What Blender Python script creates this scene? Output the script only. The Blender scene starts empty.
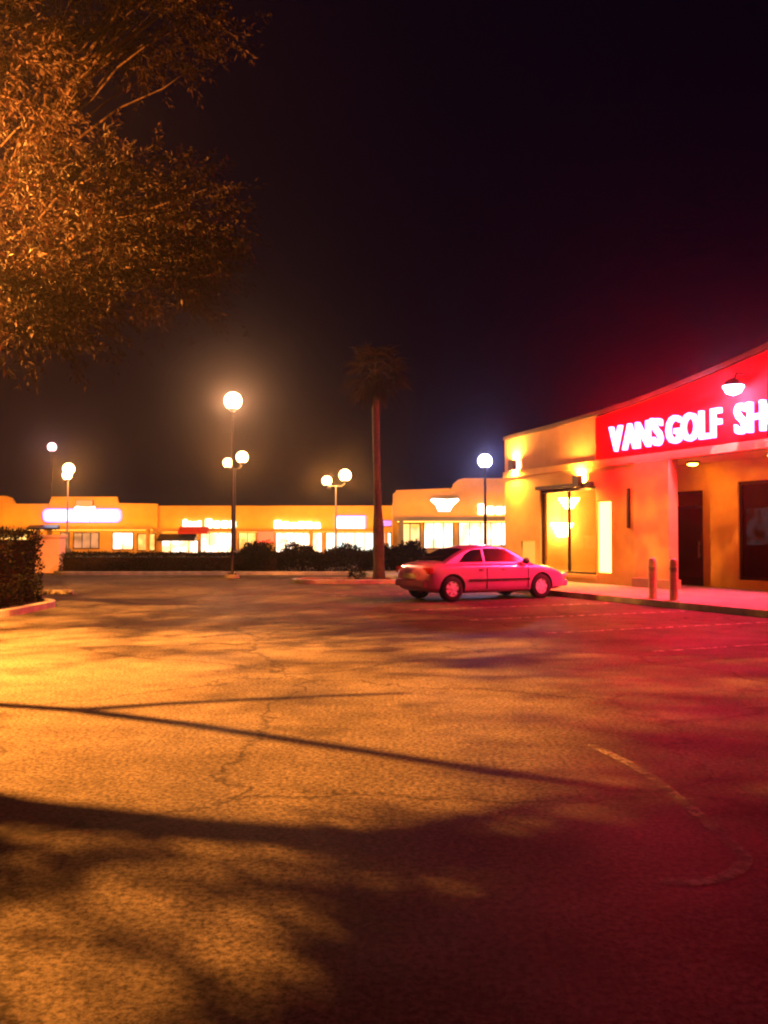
import bpy, bmesh, math, random
import numpy as np
from mathutils import Vector, Matrix, noise as mnoise

R = math.radians
random.seed(7)
rng = np.random.default_rng(7)
sc = bpy.context.scene
col = sc.collection

# ------------------------------------------------------------------ camera
F, W, H = 900.0, 768, 1024
HOR = 538.0
EYE = 1.6
PITCH = math.atan((HOR - 512) / F)
cam_d = bpy.data.cameras.new('camera')
cam = bpy.data.objects.new('camera', cam_d)
col.objects.link(cam)
cam_d.sensor_fit = 'VERTICAL'
cam_d.sensor_height = 36.0
cam_d.sensor_width = 27.0
cam_d.lens = F / H * 36.0
cam_d.clip_end = 2000
cam_d.clip_start = 0.05
cam.location = (0, 0, EYE)
cam.rotation_euler = (R(90) + PITCH, 0, 0)
sc.camera = cam


def at(x, y, Y):
    """point at depth Y seen in the photograph at pixel x, y"""
    u, v = (x - W / 2) / F, (H / 2 - y) / F
    c, s = math.cos(PITCH), math.sin(PITCH)
    d = Vector((u, c - v * s, s + v * c))
    return Vector((0, 0, EYE)) + d * (Y / d.y)


def ground_at(x, y, z=0.0):
    u, v = (x - W / 2) / F, (H / 2 - y) / F
    c, s = math.cos(PITCH), math.sin(PITCH)
    d = Vector((u, c - v * s, s + v * c))
    return Vector((0, 0, EYE)) + d * ((z - EYE) / d.z)


# ------------------------------------------------------------------ materials
def new_mat(name):
    m = bpy.data.materials.new(name)
    m.use_nodes = True
    nt = m.node_tree
    return m, nt, nt.nodes['Principled BSDF'], nt.links


def surf(name, c0, c1=None, rough=0.7, scale=4.0, bump=0.0, bscale=60.0, metal=0.0, spec=0.3, detail=6, coat=0.0, lo=0.35, hi=0.65):
    m, nt, b, L = new_mat(name)
    c1 = c1 or tuple(x * 0.75 for x in c0)
    tc = nt.nodes.new('ShaderNodeTexCoord')
    n = nt.nodes.new('ShaderNodeTexNoise')
    n.inputs['Scale'].default_value = scale
    n.inputs['Detail'].default_value = detail
    n.inputs['Roughness'].default_value = 0.65
    r = nt.nodes.new('ShaderNodeValToRGB')
    r.color_ramp.elements[0].position = lo
    r.color_ramp.elements[1].position = hi
    r.color_ramp.elements[0].color = (*c1, 1)
    r.color_ramp.elements[1].color = (*c0, 1)
    L.new(tc.outputs['Object'], n.inputs['Vector'])
    L.new(n.outputs['Fac'], r.inputs['Fac'])
    L.new(r.outputs['Color'], b.inputs['Base Color'])
    b.inputs['Roughness'].default_value = rough
    b.inputs['Metallic'].default_value = metal
    b.inputs['Specular IOR Level'].default_value = spec
    b.inputs['Coat Weight'].default_value = coat
    b.inputs['Coat Roughness'].default_value = 0.08
    if bump:
        n2 = nt.nodes.new('ShaderNodeTexNoise')
        n2.inputs['Scale'].default_value = bscale
        n2.inputs['Detail'].default_value = 4
        bp = nt.nodes.new('ShaderNodeBump')
        bp.inputs['Strength'].default_value = bump
        bp.inputs['Distance'].default_value = 0.02
        L.new(tc.outputs['Object'], n2.inputs['Vector'])
        L.new(n2.outputs['Fac'], bp.inputs['Height'])
        L.new(bp.outputs['Normal'], b.inputs['Normal'])
    return m


def emit(name, color, strength, vary=None, scale=1.5):
    """a thing that gives off light; vary = second colour mixed in by noise (goods behind a lit pane)"""
    m, nt, b, L = new_mat(name)
    b.inputs['Base Color'].default_value = (0.3, 0.3, 0.3, 1)
    b.inputs['Emission Color'].default_value = (*color, 1)
    b.inputs['Emission Strength'].default_value = strength
    if vary:
        tc = nt.nodes.new('ShaderNodeTexCoord')
        n = nt.nodes.new('ShaderNodeTexNoise')
        n.inputs['Scale'].default_value = scale
        n.inputs['Detail'].default_value = 3
        r = nt.nodes.new('ShaderNodeValToRGB')
        r.color_ramp.elements[0].position = 0.42
        r.color_ramp.elements[1].position = 0.58
        r.color_ramp.elements[0].color = (*color, 1)
        r.color_ramp.elements[1].color = (*vary, 1)
        L.new(tc.outputs['Object'], n.inputs['Vector'])
        L.new(n.outputs['Fac'], r.inputs['Fac'])
        L.new(r.outputs['Color'], b.inputs['Emission Color'])
    return m


def globe_mat(name, color, strength):
    """a thin diffusing lamp globe: it glows and lets the bulb's light out"""
    m, nt, b, L = new_mat(name)
    nt.nodes.remove(b)
    e = nt.nodes.new('ShaderNodeEmission')
    e.inputs['Color'].default_value = (*color, 1)
    e.inputs['Strength'].default_value = strength
    t = nt.nodes.new('ShaderNodeBsdfTransparent')
    t.inputs['Color'].default_value = (0.9, 0.9, 0.9, 1)
    a = nt.nodes.new('ShaderNodeAddShader')
    L.new(e.outputs[0], a.inputs[0])
    L.new(t.outputs[0], a.inputs[1])
    L.new(a.outputs[0], nt.nodes['Material Output'].inputs['Surface'])
    return m


def glass_mat(name, tint, fres=1.5, rough=0.02):
    m, nt, b, L = new_mat(name)
    nt.nodes.remove(b)
    out = nt.nodes['Material Output']
    t = nt.nodes.new('ShaderNodeBsdfTransparent')
    t.inputs['Color'].default_value = (*tint, 1)
    g = nt.nodes.new('ShaderNodeBsdfGlossy')
    g.inputs['Roughness'].default_value = rough
    f = nt.nodes.new('ShaderNodeLayerWeight')
    f.inputs['Blend'].default_value = 0.5
    pw = nt.nodes.new('ShaderNodeMath')
    pw.operation = 'POWER'
    pw.inputs[1].default_value = 4.0
    L.new(f.outputs['Facing'], pw.inputs[0])
    ma = nt.nodes.new('ShaderNodeMath')
    ma.operation = 'MULTIPLY_ADD'
    ma.inputs[1].default_value = 0.7
    ma.inputs[2].default_value = 0.045 * fres / 1.5
    L.new(pw.outputs[0], ma.inputs[0])
    mx = nt.nodes.new('ShaderNodeMixShader')
    L.new(ma.outputs[0], mx.inputs[0])
    L.new(t.outputs[0], mx.inputs[1])
    L.new(g.outputs[0], mx.inputs[2])
    L.new(mx.outputs[0], out.inputs['Surface'])
    return m


def leaf_mat(name, c0, c1):
    m, nt, b, L = new_mat(name)
    out = nt.nodes['Material Output']
    g = nt.nodes.new('ShaderNodeNewGeometry')
    r = nt.nodes.new('ShaderNodeValToRGB')
    r.color_ramp.elements[0].color = (*c0, 1)
    r.color_ramp.elements[1].color = (*c1, 1)
    L.new(g.outputs['Random Per Island'], r.inputs['Fac'])
    L.new(r.outputs['Color'], b.inputs['Base Color'])
    b.inputs['Roughness'].default_value = 0.75
    b.inputs['Specular IOR Level'].default_value = 0.08
    t = nt.nodes.new('ShaderNodeBsdfTranslucent')
    L.new(r.outputs['Color'], t.inputs['Color'])
    mx = nt.nodes.new('ShaderNodeMixShader')
    mx.inputs[0].default_value = 0.35
    L.new(b.outputs[0], mx.inputs[1])
    L.new(t.outputs[0], mx.inputs[2])
    L.new(mx.outputs[0], out.inputs['Surface'])
    return m


def patchy_line_mat(name, color, scale, lo, hi):
    """a line layer that lets the asphalt through in patches"""
    m, nt, b, L = new_mat(name)
    out = nt.nodes['Material Output']
    tc = nt.nodes.new('ShaderNodeTexCoord')
    n = nt.nodes.new('ShaderNodeTexNoise')
    n.inputs['Scale'].default_value = scale
    n.inputs['Detail'].default_value = 8
    n.inputs['Roughness'].default_value = 0.75
    L.new(tc.outputs['Object'], n.inputs['Vector'])
    rp = nt.nodes.new('ShaderNodeMapRange')
    rp.inputs['From Min'].default_value = lo
    rp.inputs['From Max'].default_value = hi
    L.new(n.outputs['Fac'], rp.inputs['Value'])
    b.inputs['Base Color'].default_value = (*color, 1)
    b.inputs['Roughness'].default_value = 0.8
    b.inputs['Specular IOR Level'].default_value = 0.03
    t = nt.nodes.new('ShaderNodeBsdfTransparent')
    mx = nt.nodes.new('ShaderNodeMixShader')
    L.new(rp.outputs[0], mx.inputs[0])
    L.new(t.outputs[0], mx.inputs[1])
    L.new(b.outputs[0], mx.inputs[2])
    L.new(mx.outputs[0], out.inputs['Surface'])
    return m


def asphalt_mat():
    m, nt, b, L = new_mat('asphalt')
    tc = nt.nodes.new('ShaderNodeTexCoord')

    def nz(scale, detail=6, rough=0.6):
        n = nt.nodes.new('ShaderNodeTexNoise')
        n.inputs['Scale'].default_value = scale
        n.inputs['Detail'].default_value = detail
        n.inputs['Roughness'].default_value = rough
        L.new(tc.outputs['Object'], n.inputs['Vector'])
        return n

    def ramp(src, p0, p1, c0, c1):
        r = nt.nodes.new('ShaderNodeValToRGB')
        r.color_ramp.elements[0].position = p0
        r.color_ramp.elements[1].position = p1
        r.color_ramp.elements[0].color = (c0, c0, c0, 1)
        r.color_ramp.elements[1].color = (c1, c1, c1, 1)
        L.new(src.outputs['Fac'], r.inputs['Fac'])
        return r

    def mix(a, c, mode='MULTIPLY', f=1.0):
        x = nt.nodes.new('ShaderNodeMix')
        x.data_type = 'RGBA'
        x.blend_type = mode
        x.inputs['Factor'].default_value = f
        L.new(a.outputs[0] if a.bl_idname != 'ShaderNodeMix' else a.outputs['Result'], x.inputs['A'])
        L.new(c.outputs[0], x.inputs['B'])
        return x
    big = ramp(nz(0.35, 5, 0.6), 0.3, 0.7, 0.7, 1.25)
    med = ramp(nz(2.2, 6, 0.7), 0.35, 0.65, 0.75, 1.2)
    grit = ramp(nz(30, 4, 0.8), 0.38, 0.62, 0.3, 1.9)
    base = nt.nodes.new('ShaderNodeRGB')
    base.outputs[0].default_value = (0.062, 0.057, 0.055, 1)
    x = mix(mix(mix(base, big), med), grit)
    # oil stains
    v = ramp(nz(0.9, 4, 0.6), 0.58, 0.7, 1.0, 0.5)
    x = mix(x, v)
    wn = nz(0.8, 5, 0.7)
    va = nt.nodes.new('ShaderNodeVectorMath')
    va.operation = 'MULTIPLY_ADD'
    va.inputs[1].default_value = (1.6, 1.6, 0)
    L.new(wn.outputs['Color'], va.inputs[0])
    L.new(tc.outputs['Object'], va.inputs[2])
    vo = nt.nodes.new('ShaderNodeTexVoronoi')
    vo.feature = 'DISTANCE_TO_EDGE'
    vo.inputs['Scale'].default_value = 0.27
    L.new(va.outputs[0], vo.inputs['Vector'])
    cr = nt.nodes.new('ShaderNodeValToRGB')
    cr.color_ramp.elements[0].position = 0.002
    cr.color_ramp.elements[1].position = 0.011
    cr.color_ramp.elements[0].color = (0.42, 0.42, 0.42, 1)
    cr.color_ramp.elements[1].color = (1, 1, 1, 1)
    L.new(vo.outputs['Distance'], cr.inputs['Fac'])
    x = mix(x, cr)
    L.new(x.outputs['Result'], b.inputs['Base Color'])
    rr = ramp(nz(0.6, 5, 0.6), 0.3, 0.7, 0.62, 0.8)
    L.new(rr.outputs[0], b.inputs['Roughness'])
    b.inputs['Specular IOR Level'].default_value = 0.014
    b.inputs['Diffuse Roughness'].default_value = 0.3
    bn = nz(70, 5, 0.8)
    bp = nt.nodes.new('ShaderNodeBump')
    bp.inputs['Strength'].default_value = 0.13
    bp.inputs['Distance'].default_value = 0.012
    L.new(bn.outputs['Fac'], bp.inputs['Height'])
    L.new(bp.outputs['Normal'], b.inputs['Normal'])
    return m


M = dict(
    asphalt=asphalt_mat(),
    concrete=surf('concrete', (0.25, 0.23, 0.21), (0.17, 0.155, 0.14), 0.85, 1.4, 0.4, 40),
    kerb=surf('kerb_concrete', (0.3, 0.28, 0.26), (0.17, 0.16, 0.15), 0.85, 2.5, 0.4, 40),
    soil=surf('soil', (0.07, 0.05, 0.035), (0.035, 0.025, 0.02), 0.95, 6, 0.6, 25),
    line=patchy_line_mat('worn_white_paint', (0.5, 0.48, 0.45), 6, 0.42, 0.6),
    stucco=surf('tan_stucco', (0.56, 0.36, 0.13), (0.45, 0.28, 0.1), 0.9, 1.1, 0.5, 55),
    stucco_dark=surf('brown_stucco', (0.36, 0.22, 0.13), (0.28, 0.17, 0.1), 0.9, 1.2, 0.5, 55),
    stucco_pale=surf('pale_stucco', (0.66, 0.4, 0.07), (0.56, 0.33, 0.055), 0.9, 0.6, 0.4, 30),
    stucco_pink=surf('pink_stucco', (0.55, 0.33, 0.26), (0.45, 0.26, 0.2), 0.9, 0.8, 0.4, 30),
    interior=surf('interior_paint', (0.62, 0.42, 0.18), (0.55, 0.36, 0.15), 0.8, 0.8),
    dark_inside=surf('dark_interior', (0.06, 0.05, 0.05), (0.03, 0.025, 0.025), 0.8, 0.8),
    red_glow_panel=surf('red_glow_paint', (0.6, 0.008, 0.008), (0.48, 0.006, 0.006), 0.95, 2.0, spec=0.0),
    red_paint=surf('red_paint', (0.6, 0.04, 0.02), (0.45, 0.03, 0.015), 0.5, 3.0),
    pale_curve=patchy_line_mat('patchy_pale', (0.3, 0.28, 0.26), 5, 0.42, 0.66),
    dark_trim=surf('dark_trim_paint', (0.06, 0.04, 0.035), (0.04, 0.028, 0.025), 0.7, 3),
    frame=surf('dark_bronze_metal', (0.035, 0.028, 0.025), (0.02, 0.017, 0.015), 0.4, 8, metal=0.6),
    steel=surf('galvanised_steel', (0.45, 0.43, 0.4), (0.33, 0.31, 0.3), 0.45, 9, metal=0.8),
    pole=surf('pole_paint', (0.012, 0.01, 0.009), (0.008, 0.007, 0.006), 0.5, 6),
    yellow=surf('worn_cream_paint', (0.74, 0.62, 0.4), (0.55, 0.42, 0.25), 0.55, 9, 0.2, 40),
    bark=surf('bark', (0.022, 0.013, 0.01), (0.009, 0.006, 0.005), 0.95, 9, 1.0, 22, spec=0.05),
    palm_bark=surf('palm_bark', (0.036, 0.022, 0.021), (0.018, 0.011, 0.011), 0.95, 7, 1.0, 16),
    leaf=leaf_mat('dusty_leaf', (0.003, 0.0014, 0.0014), (0.0095, 0.004, 0.0037)),
    hedge=leaf_mat('hedge_leaf', (0.005, 0.005, 0.004), (0.013, 0.012, 0.009)),
    frond=leaf_mat('frond', (0.004, 0.003, 0.003), (0.01, 0.007, 0.006)),
    car=surf('light_tinted_car_paint', (0.58, 0.17, 0.42), (0.53, 0.15, 0.39), 0.3, 3, metal=0.35, coat=0.9),  # pale paint tinted pink to carry the coloured light on it
    car_trim=surf('black_plastic', (0.025, 0.022, 0.022), (0.018, 0.016, 0.016), 0.55, 5),
    tyre=surf('tyre_rubber', (0.02, 0.02, 0.02), (0.013, 0.013, 0.013), 0.85, 12),
    rim=surf('alloy', (0.75, 0.7, 0.72), (0.66, 0.62, 0.63), 0.4, 8, metal=0.1),
    car_glass=surf('dark_car_glass', (0.012, 0.01, 0.012), (0.008, 0.007, 0.008), 0.06, 2, spec=0.7),
    tail=surf('tail_lens', (0.35, 0.01, 0.01), (0.25, 0.01, 0.01), 0.15, 5),
    lens=surf('clear_lens', (0.6, 0.58, 0.55), (0.5, 0.48, 0.46), 0.1, 5),
    glass=glass_mat('shop_glass', (0.85, 0.88, 0.86)),
    dark_glass=glass_mat('tinted_shop_glass', (0.22, 0.2, 0.2), 1.6),
)
# light sources
SOD = (1.0, 0.3, 0.035)
E = dict(
    near_lamp=emit('sodium_lamp_near', SOD, 40),
    sodium=globe_mat('sodium_lamp', (1.0, 0.5, 0.25), 3),
    sodium_far=globe_mat('sodium_lamp_far', (1.0, 0.5, 0.18), 3),
    mercury=globe_mat('mercury_lamp', (0.6, 0.6, 1.0), 2.5),
    pink_lamp=globe_mat('pink_lamp', (1.0, 0.5, 0.55), 1.2),
    flood=emit('flood_lamp', (1.0, 0.55, 0.95), 14),
    wallpack=emit('wall_pack_lamp', (1.0, 0.36, 0.04), 2200),
    letter=emit('red_channel_letter', (1.0, 0.005, 0.022), 120),
    added_uplight=emit('amber_strip', (1.0, 0.33, 0.012), 6.5),
    under=emit('warm_strip', (1.0, 0.42, 0.05), 5),
    added_uplight_near=emit('amber_strip_near', (1.0, 0.31, 0.01), 9),
    white=emit('white_sign_face', (1.0, 0.86, 0.68), 1.6),
    white_hot=emit('bright_sign_face', (1.0, 0.8, 0.6), 3.0),
    blue_white=emit('blue_white_sign', (0.55, 0.75, 1.0), 1.1),
    blue_rim=emit('blue_neon', (0.06, 0.1, 1.0), 1.0),
    blue=emit('blue_sign', (0.06, 0.08, 1.0), 0.28),
    red=emit('red_sign', (1.0, 0.03, 0.01), 0.9),
    shop_white=emit('bright_shop_interior', (1.0, 0.85, 0.65), 0.9, (0.9, 0.42, 0.16), 0.9),
    shop_warm=emit('warm_shop_interior', (1.0, 0.55, 0.14), 0.5, (0.6, 0.2, 0.03), 0.9),
    shop_cyan=emit('cyan_shop_interior', (0.55, 0.95, 0.85), 0.5, (1.0, 0.8, 0.6), 1.2),
    shop_dim=emit('dim_shop_interior', (0.12, 0.05, 0.06), 0.12, (0.9, 0.35, 0.2), 1.0),
    ceiling=emit('amber_ceiling_lamp', (1.0, 0.28, 0.015), 34),
    reflection=emit('reflection_lamp', (1.0, 0.46, 0.06), 45.0),
    tube=emit('yellow_tube', (1.0, 0.62, 0.1), 1.9),
    tube_low=emit('yellow_panel', (1.0, 0.55, 0.01), 0.14),
    glint=emit('window_glint', (0.8, 0.75, 0.85), 0.16, (0.5, 0.1, 0.03), 2.2),
)


# ------------------------------------------------------------------ mesh builder
class MB:
    def __init__(self, off=(0, 0, 0)):
        self.v, self.f, self.o = [], [], Vector(off)

    def _add(self, vs, fs):
        b = len(self.v)
        self.v += [tuple(Vector(p) - self.o) for p in vs]
        self.f += [tuple(b + i for i in f) for f in fs]
        return self

    def box(self, x0, x1, y0, y1, z0, z1):
        vs = [(x0, y0, z0), (x1, y0, z0), (x1, y1, z0), (x0, y1, z0), (x0, y0, z1), (x1, y0, z1), (x1, y1, z1), (x0, y1, z1)]
        return self._add(vs, [(3, 2, 1, 0), (4, 5, 6, 7), (0, 1, 5, 4), (1, 2, 6, 5), (2, 3, 7, 6), (3, 0, 4, 7)])

    def prism_y(self, poly, y0, y1):
        """polygon of (x, z) extruded along y"""
        n = len(poly)
        vs = [(x, y0, z) for x, z in poly] + [(x, y1, z) for x, z in poly]
        fs = [tuple(range(n)), tuple(range(2 * n - 1, n - 1, -1))]
        fs += [(i, n + i, n + (i + 1) % n, (i + 1) % n) for i in range(n)]
        return self._add(vs, fs)

    def prism_z(self, poly, z0, z1):
        n = len(poly)
        vs = [(x, y, z0) for x, y in poly] + [(x, y, z1) for x, y in poly]
        fs = [tuple(range(n - 1, -1, -1)), tuple(range(n, 2 * n))]
        fs += [(i, (i + 1) % n, n + (i + 1) % n, n + i) for i in range(n)]
        return self._add(vs, fs)

    def tube(self, pts, rad, n=10, caps=True):
        pts = [Vector(p) for p in pts]
        if not hasattr(rad, '__len__'):
            rad = [rad] * len(pts)
        vs, fs = [], []
        up = None
        for i, p in enumerate(pts):
            a = pts[max(i - 1, 0)]
            c = pts[min(i + 1, len(pts) - 1)]
            t = (c - a).normalized()
            if up is None:
                up = Vector((0, 0, 1)) if abs(t.z) < 0.9 else Vector((1, 0, 0))
            u = (up - t * up.dot(t)).normalized()
            w = t.cross(u)
            up = u
            for k in range(n):
                an = 2 * math.pi * k / n
                vs.append(p + (u * math.cos(an) + w * math.sin(an)) * rad[i])
        for i in range(len(pts) - 1):
            for k in range(n):
                k2 = (k + 1) % n
                fs.append((i * n + k, i * n + k2, (i + 1) * n + k2, (i + 1) * n + k))
        if caps:
            fs.append(tuple(range(n - 1, -1, -1)))
            fs.append(tuple(range((len(pts) - 1) * n, len(pts) * n)))
        return self._add(vs, fs)

    def lathe(self, prof, c=(0, 0, 0), axis='z', n=20, caps=True):
        """profile of (r, h) revolved about an axis through c"""
        vs, fs = [], []
        for r, h in prof:
            for k in range(n):
                a = 2 * math.pi * k / n
                p = (r * math.cos(a), r * math.sin(a), h)
                if axis == 'y':
                    p = (p[0], p[2], p[1])
                elif axis == 'x':
                    p = (p[2], p[0], p[1])
                vs.append(Vector(c) + Vector(p))
        for i in range(len(prof) - 1):
            for k in range(n):
                k2 = (k + 1) % n
                fs.append((i * n + k, i * n + k2, (i + 1) * n + k2, (i + 1) * n + k))
        if caps and prof[0][0] > 1e-4:
            fs.append(tuple(range(n - 1, -1, -1)))
        if caps and prof[-1][0] > 1e-4:
            fs.append(tuple(range((len(prof) - 1) * n, len(prof) * n)))
        return self._add(vs, fs)

    def quads(self, vs, fs):
        return self._add(vs, fs)

    def build(self, name, mat, parent=None, smooth=False, bevel=0.0):
        me = bpy.data.meshes.new(name)
        me.from_pydata(self.v, [], self.f)
        bm = bmesh.new()
        bm.from_mesh(me)
        bmesh.ops.remove_doubles(bm, verts=bm.verts, dist=1e-5)
        bmesh.ops.recalc_face_normals(bm, faces=bm.faces)
        if bevel:
            es = [e for e in bm.edges if len(e.link_faces) == 2 and e.calc_face_angle(0) > 0.6]
            bmesh.ops.bevel(bm, geom=es, offset=bevel, segments=2, affect='EDGES', profile=0.6)
        bm.to_mesh(me)
        bm.free()
        if smooth:
            me.shade_smooth()
            try:
                me.set_sharp_from_angle(angle=R(42))
            except Exception:
                pass
        me.materials.append(mat)
        o = bpy.data.objects.new(name, me)
        col.objects.link(o)
        if parent:
            o.parent = parent
        return o


def empty(name, loc, rz=0.0):
    o = bpy.data.objects.new(name, None)
    o.empty_display_size = 0.3
    o.location = loc
    o.rotation_euler = (0, 0, rz)
    col.objects.link(o)
    return o


def tag(o, label=None, cat=None, group=None, kind=None):
    if label:
        o['label'] = label
    if cat:
        o['category'] = cat
    if group:
        o['group'] = group
    if kind:
        o['kind'] = kind
    return o


def structure(o):
    o['kind'] = 'structure'
    return o


def copy_tree(o, parent=None):
    c = o.copy()
    col.objects.link(c)
    c.parent = parent
    for ch in list(o.children):
        copy_tree(ch, c)
    return c


def leaves(name, pts, dirs, length, width, mat, parent=None, extra=None, droop=0.0):
    """many separate pointed leaf faces in one mesh"""
    n = len(pts)
    d = dirs / (np.linalg.norm(dirs, axis=1, keepdims=True) + 1e-9)
    rv = rng.normal(size=(n, 3))
    s = np.cross(d, rv)
    s /= (np.linalg.norm(s, axis=1, keepdims=True) + 1e-9)
    Ln = length * rng.uniform(0.6, 1.4, (n, 1))
    Wd = width * rng.uniform(0.6, 1.4, (n, 1))
    a = pts
    b = pts + d * Ln * 0.45 + s * Wd * 0.5
    c = pts + d * Ln + np.array([[0, 0, -droop]]) * Ln
    e = pts + d * Ln * 0.45 - s * Wd * 0.5
    v = np.stack([a, b, c, e], 1).reshape(-1, 3)
    f = np.arange(4 * n).reshape(-1, 4)
    vs, fs = v.tolist(), f.tolist()
    if extra:
        base = len(vs)
        vs += extra.v
        fs += [[base + i for i in q] for q in extra.f]
    me = bpy.data.meshes.new(name)
    me.from_pydata(vs, [], fs)
    me.materials.append(mat)
    o = bpy.data.objects.new(name, me)
    col.objects.link(o)
    if parent:
        o.parent = parent
    return o


# ------------------------------------------------------------------ ground
g = MB()
g.quads([(-190, -40, 0), (190, -40, 0), (190, 260, 0), (-190, 260, 0)], [(0, 1, 2, 3)])
structure(g.build('ground', M['asphalt']))

# golf shop frame: s along the facade (towards the camera), c into the shop
TH = math.atan2(-0.917, 0.4)
TT = Vector((0.4, -0.917, 0)).normalized()
NN = Vector((0.917, 0.4, 0)).normalized()


def P(s, c, z=0.0):
    return TT * s + NN * c + Vector((0, 0, z))


def s_at(x, c):
    r = (x - W / 2) / F
    return c * (TT.x * 0 + (r * NN.y - NN.x)) / (TT.x - r * TT.y)


KC = 14.25
FC = 17.7      # facade plane
RC = 19.7      # recessed wall plane
S0 = -25.0
# pavement in front of the shop
w = empty('sidewalk', P(S0, KC), TH)
structure(w)
mb = MB((S0, KC, 0))
mb.box(-37, 6, KC + 0.15, RC + 0.3, -0.2, 0.15)
mb.build('paving', M['concrete'], w)
mb = MB((S0, KC, 0))
x = -37
while x < 6:
    mb.box(x + 0.006, min(x + 3.0, 6) - 0.006, KC, KC + 0.147, -0.2, 0.152)
    x += 3.0
mb.build('kerb', M['kerb'], w, bevel=0.02)

# stall lines, worn
for i, s in enumerate([-23.4, -20.75, -18.1, -15.45, -12.8, -10.15]):
    o = empty('parking_line', P(s, KC - 3.0, 0.004), TH)
    structure(o)
    m = MB()
    m.quads([(-0.05, -2.7, 0), (0.05, -2.7, 0), (0.05, 2.7, 0), (-0.05, 2.7, 0)], [(0, 1, 2, 3)])
    m.build('paint', M['line'], o)
# faint pale curved mark near the camera, broken in patches
pts = [ground_at(*p) for p in [(590, 745), (640, 770), (690, 808), (728, 842), (744, 858), (735, 872), (705, 882), (660, 882)]]
cr = []
for i in range(len(pts) - 1):
    p0, p1, p2, p3 = pts[max(i - 1, 0)], pts[i], pts[i + 1], pts[min(i + 2, len(pts) - 1)]
    for k in range(8):
        t = k / 8
        cr.append(0.5 * (2 * p1 + (p2 - p0) * t + (2 * p0 - 5 * p1 + 4 * p2 - p3) * t * t + (3 * p1 - p0 - 3 * p2 + p3) * t ** 3))
pts = cr + [pts[-1]]
m = MB()
vs, fs = [], []
for i, p in enumerate(pts):
    a, b = pts[max(i - 1, 0)], pts[min(i + 1, len(pts) - 1)]
    t = (b - a).normalized()
    nrm = Vector((-t.y, t.x, 0))
    vs += [p + nrm * 0.04 + Vector((0, 0, 0.004)), p - nrm * 0.04 + Vector((0, 0, 0.004))]
fs = [(2 * i, 2 * i + 1, 2 * i + 3, 2 * i + 2) for i in range(len(pts) - 1)]
m.quads(vs, fs)
structure(m.build('curved_pale_line', M['pale_curve']))


def rounded(x0, x1, y0, y1, r, n=8):
    pts = []
    for cx, cy, a0 in ((x1 - r, y1 - r, 0), (x0 + r, y1 - r, 90), (x0 + r, y0 + r, 180), (x1 - r, y0 + r, 270)):
        for k in range(n + 1):
            a = R(a0 + 90 * k / n)
            pts.append((cx + r * math.cos(a), cy + r * math.sin(a)))
    return pts


def island(name, x0, x1, y0, y1, r, kerb_w=0.15):
    e = empty(name, ((x0 + x1) / 2, (y0 + y1) / 2, 0))
    structure(e)
    off = ((x0 + x1) / 2, (y0 + y1) / 2, 0)
    o_, i_ = rounded(x0, x1, y0, y1, r), rounded(x0 + kerb_w, x1 - kerb_w, y0 + kerb_w, y1 - kerb_w, r - kerb_w)
    n = len(o_)
    k = MB(off)
    vs = [(*p, -0.1) for p in o_] + [(*p, 0.13) for p in o_] + [(p[0] * 0.85 + q[0] * 0.15, p[1] * 0.85 + q[1] * 0.15, 0.15) for p, q in zip(o_, i_)] + [(*p, 0.15) for p in i_] + [(*p, -0.1) for p in i_]
    fs = []
    for L in range(4):
        fs += [(L * n + j, L * n + (j + 1) % n, (L + 1) * n + (j + 1) % n, (L + 1) * n + j) for j in range(n)]
    k.quads(vs, fs)
    k.build('kerb', M['kerb'], e)
    s = MB(off)
    s.prism_z(i_, -0.1, 0.09)
    s.build('soil', M['soil'], e)
    return e


island('planting_island', -14.5, -7.6, 17.1, 22.2, 1.6)
island('palm_island', -3.3, 0.8, 31.4, 33.4, 0.9)
island('hedge_island', -14.6, 2.6, 39.0, 41.6, 1.0)


# ------------------------------------------------------------------ hedges and shrubs
def leaf_box(x0, x1, y0, y1, z0, z1, n, wob=0.12):
    pts, nr = [], []
    A = [(x1 - x0) * (y1 - y0), (x1 - x0) * (z1 - z0), (x1 - x0) * (z1 - z0), (y1 - y0) * (z1 - z0), (y1 - y0) * (z1 - z0)]
    A = np.array(A) / sum(A)
    for k in range(5):
        m = int(n * A[k])
        u, v = rng.random(m), rng.random(m)
        X, Y, Z = x0 + (x1 - x0) * u, y0 + (y1 - y0) * u, z0 + (z1 - z0) * v
        if k == 0:
            p = np.stack([X, y0 + (y1 - y0) * v, np.full(m, z1)], 1); q = (0, 0, 1)
        elif k in (1, 2):
            p = np.stack([X, np.full(m, y0 if k == 1 else y1), Z], 1); q = (0, -1 if k == 1 else 1, 0)
        else:
            p = np.stack([np.full(m, x0 if k == 3 else x1), Y, Z], 1); q = (-1 if k == 3 else 1, 0, 0)
        b = np.array([0.5 * mnoise.noise(Vector(t) * 1.3) + 0.25 * mnoise.noise(Vector(t) * 4) for t in p])[:, None]
        pts.append(p + np.array(q) * (b * wob * 2 + rng.normal(0, 0.035, (m, 1))))
        nr.append(np.array(q) + rng.normal(0, 0.7, (m, 3)))
    return np.concatenate(pts), np.concatenate(nr)


def hedge(name, label, x0, x1, y0, y1, z1, n, size=0.07):
    off = np.array([(x0 + x1) / 2, (y0 + y1) / 2, 0.0])
    e = empty(name, tuple(off))
    p, d = leaf_box(x0, x1, y0, y1, 0.12, z1, n)
    leaves('foliage', p - off, d, size, size * 0.6, M['hedge'], e)
    b = MB(off)
    b.box(x0 + 0.12, x1 - 0.12, y0 + 0.12, y1 - 0.12, 0.05, z1 - 0.12)
    b.build('branch_mass', M['bark'], e)
    return tag(e, label, 'hedge')


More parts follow.
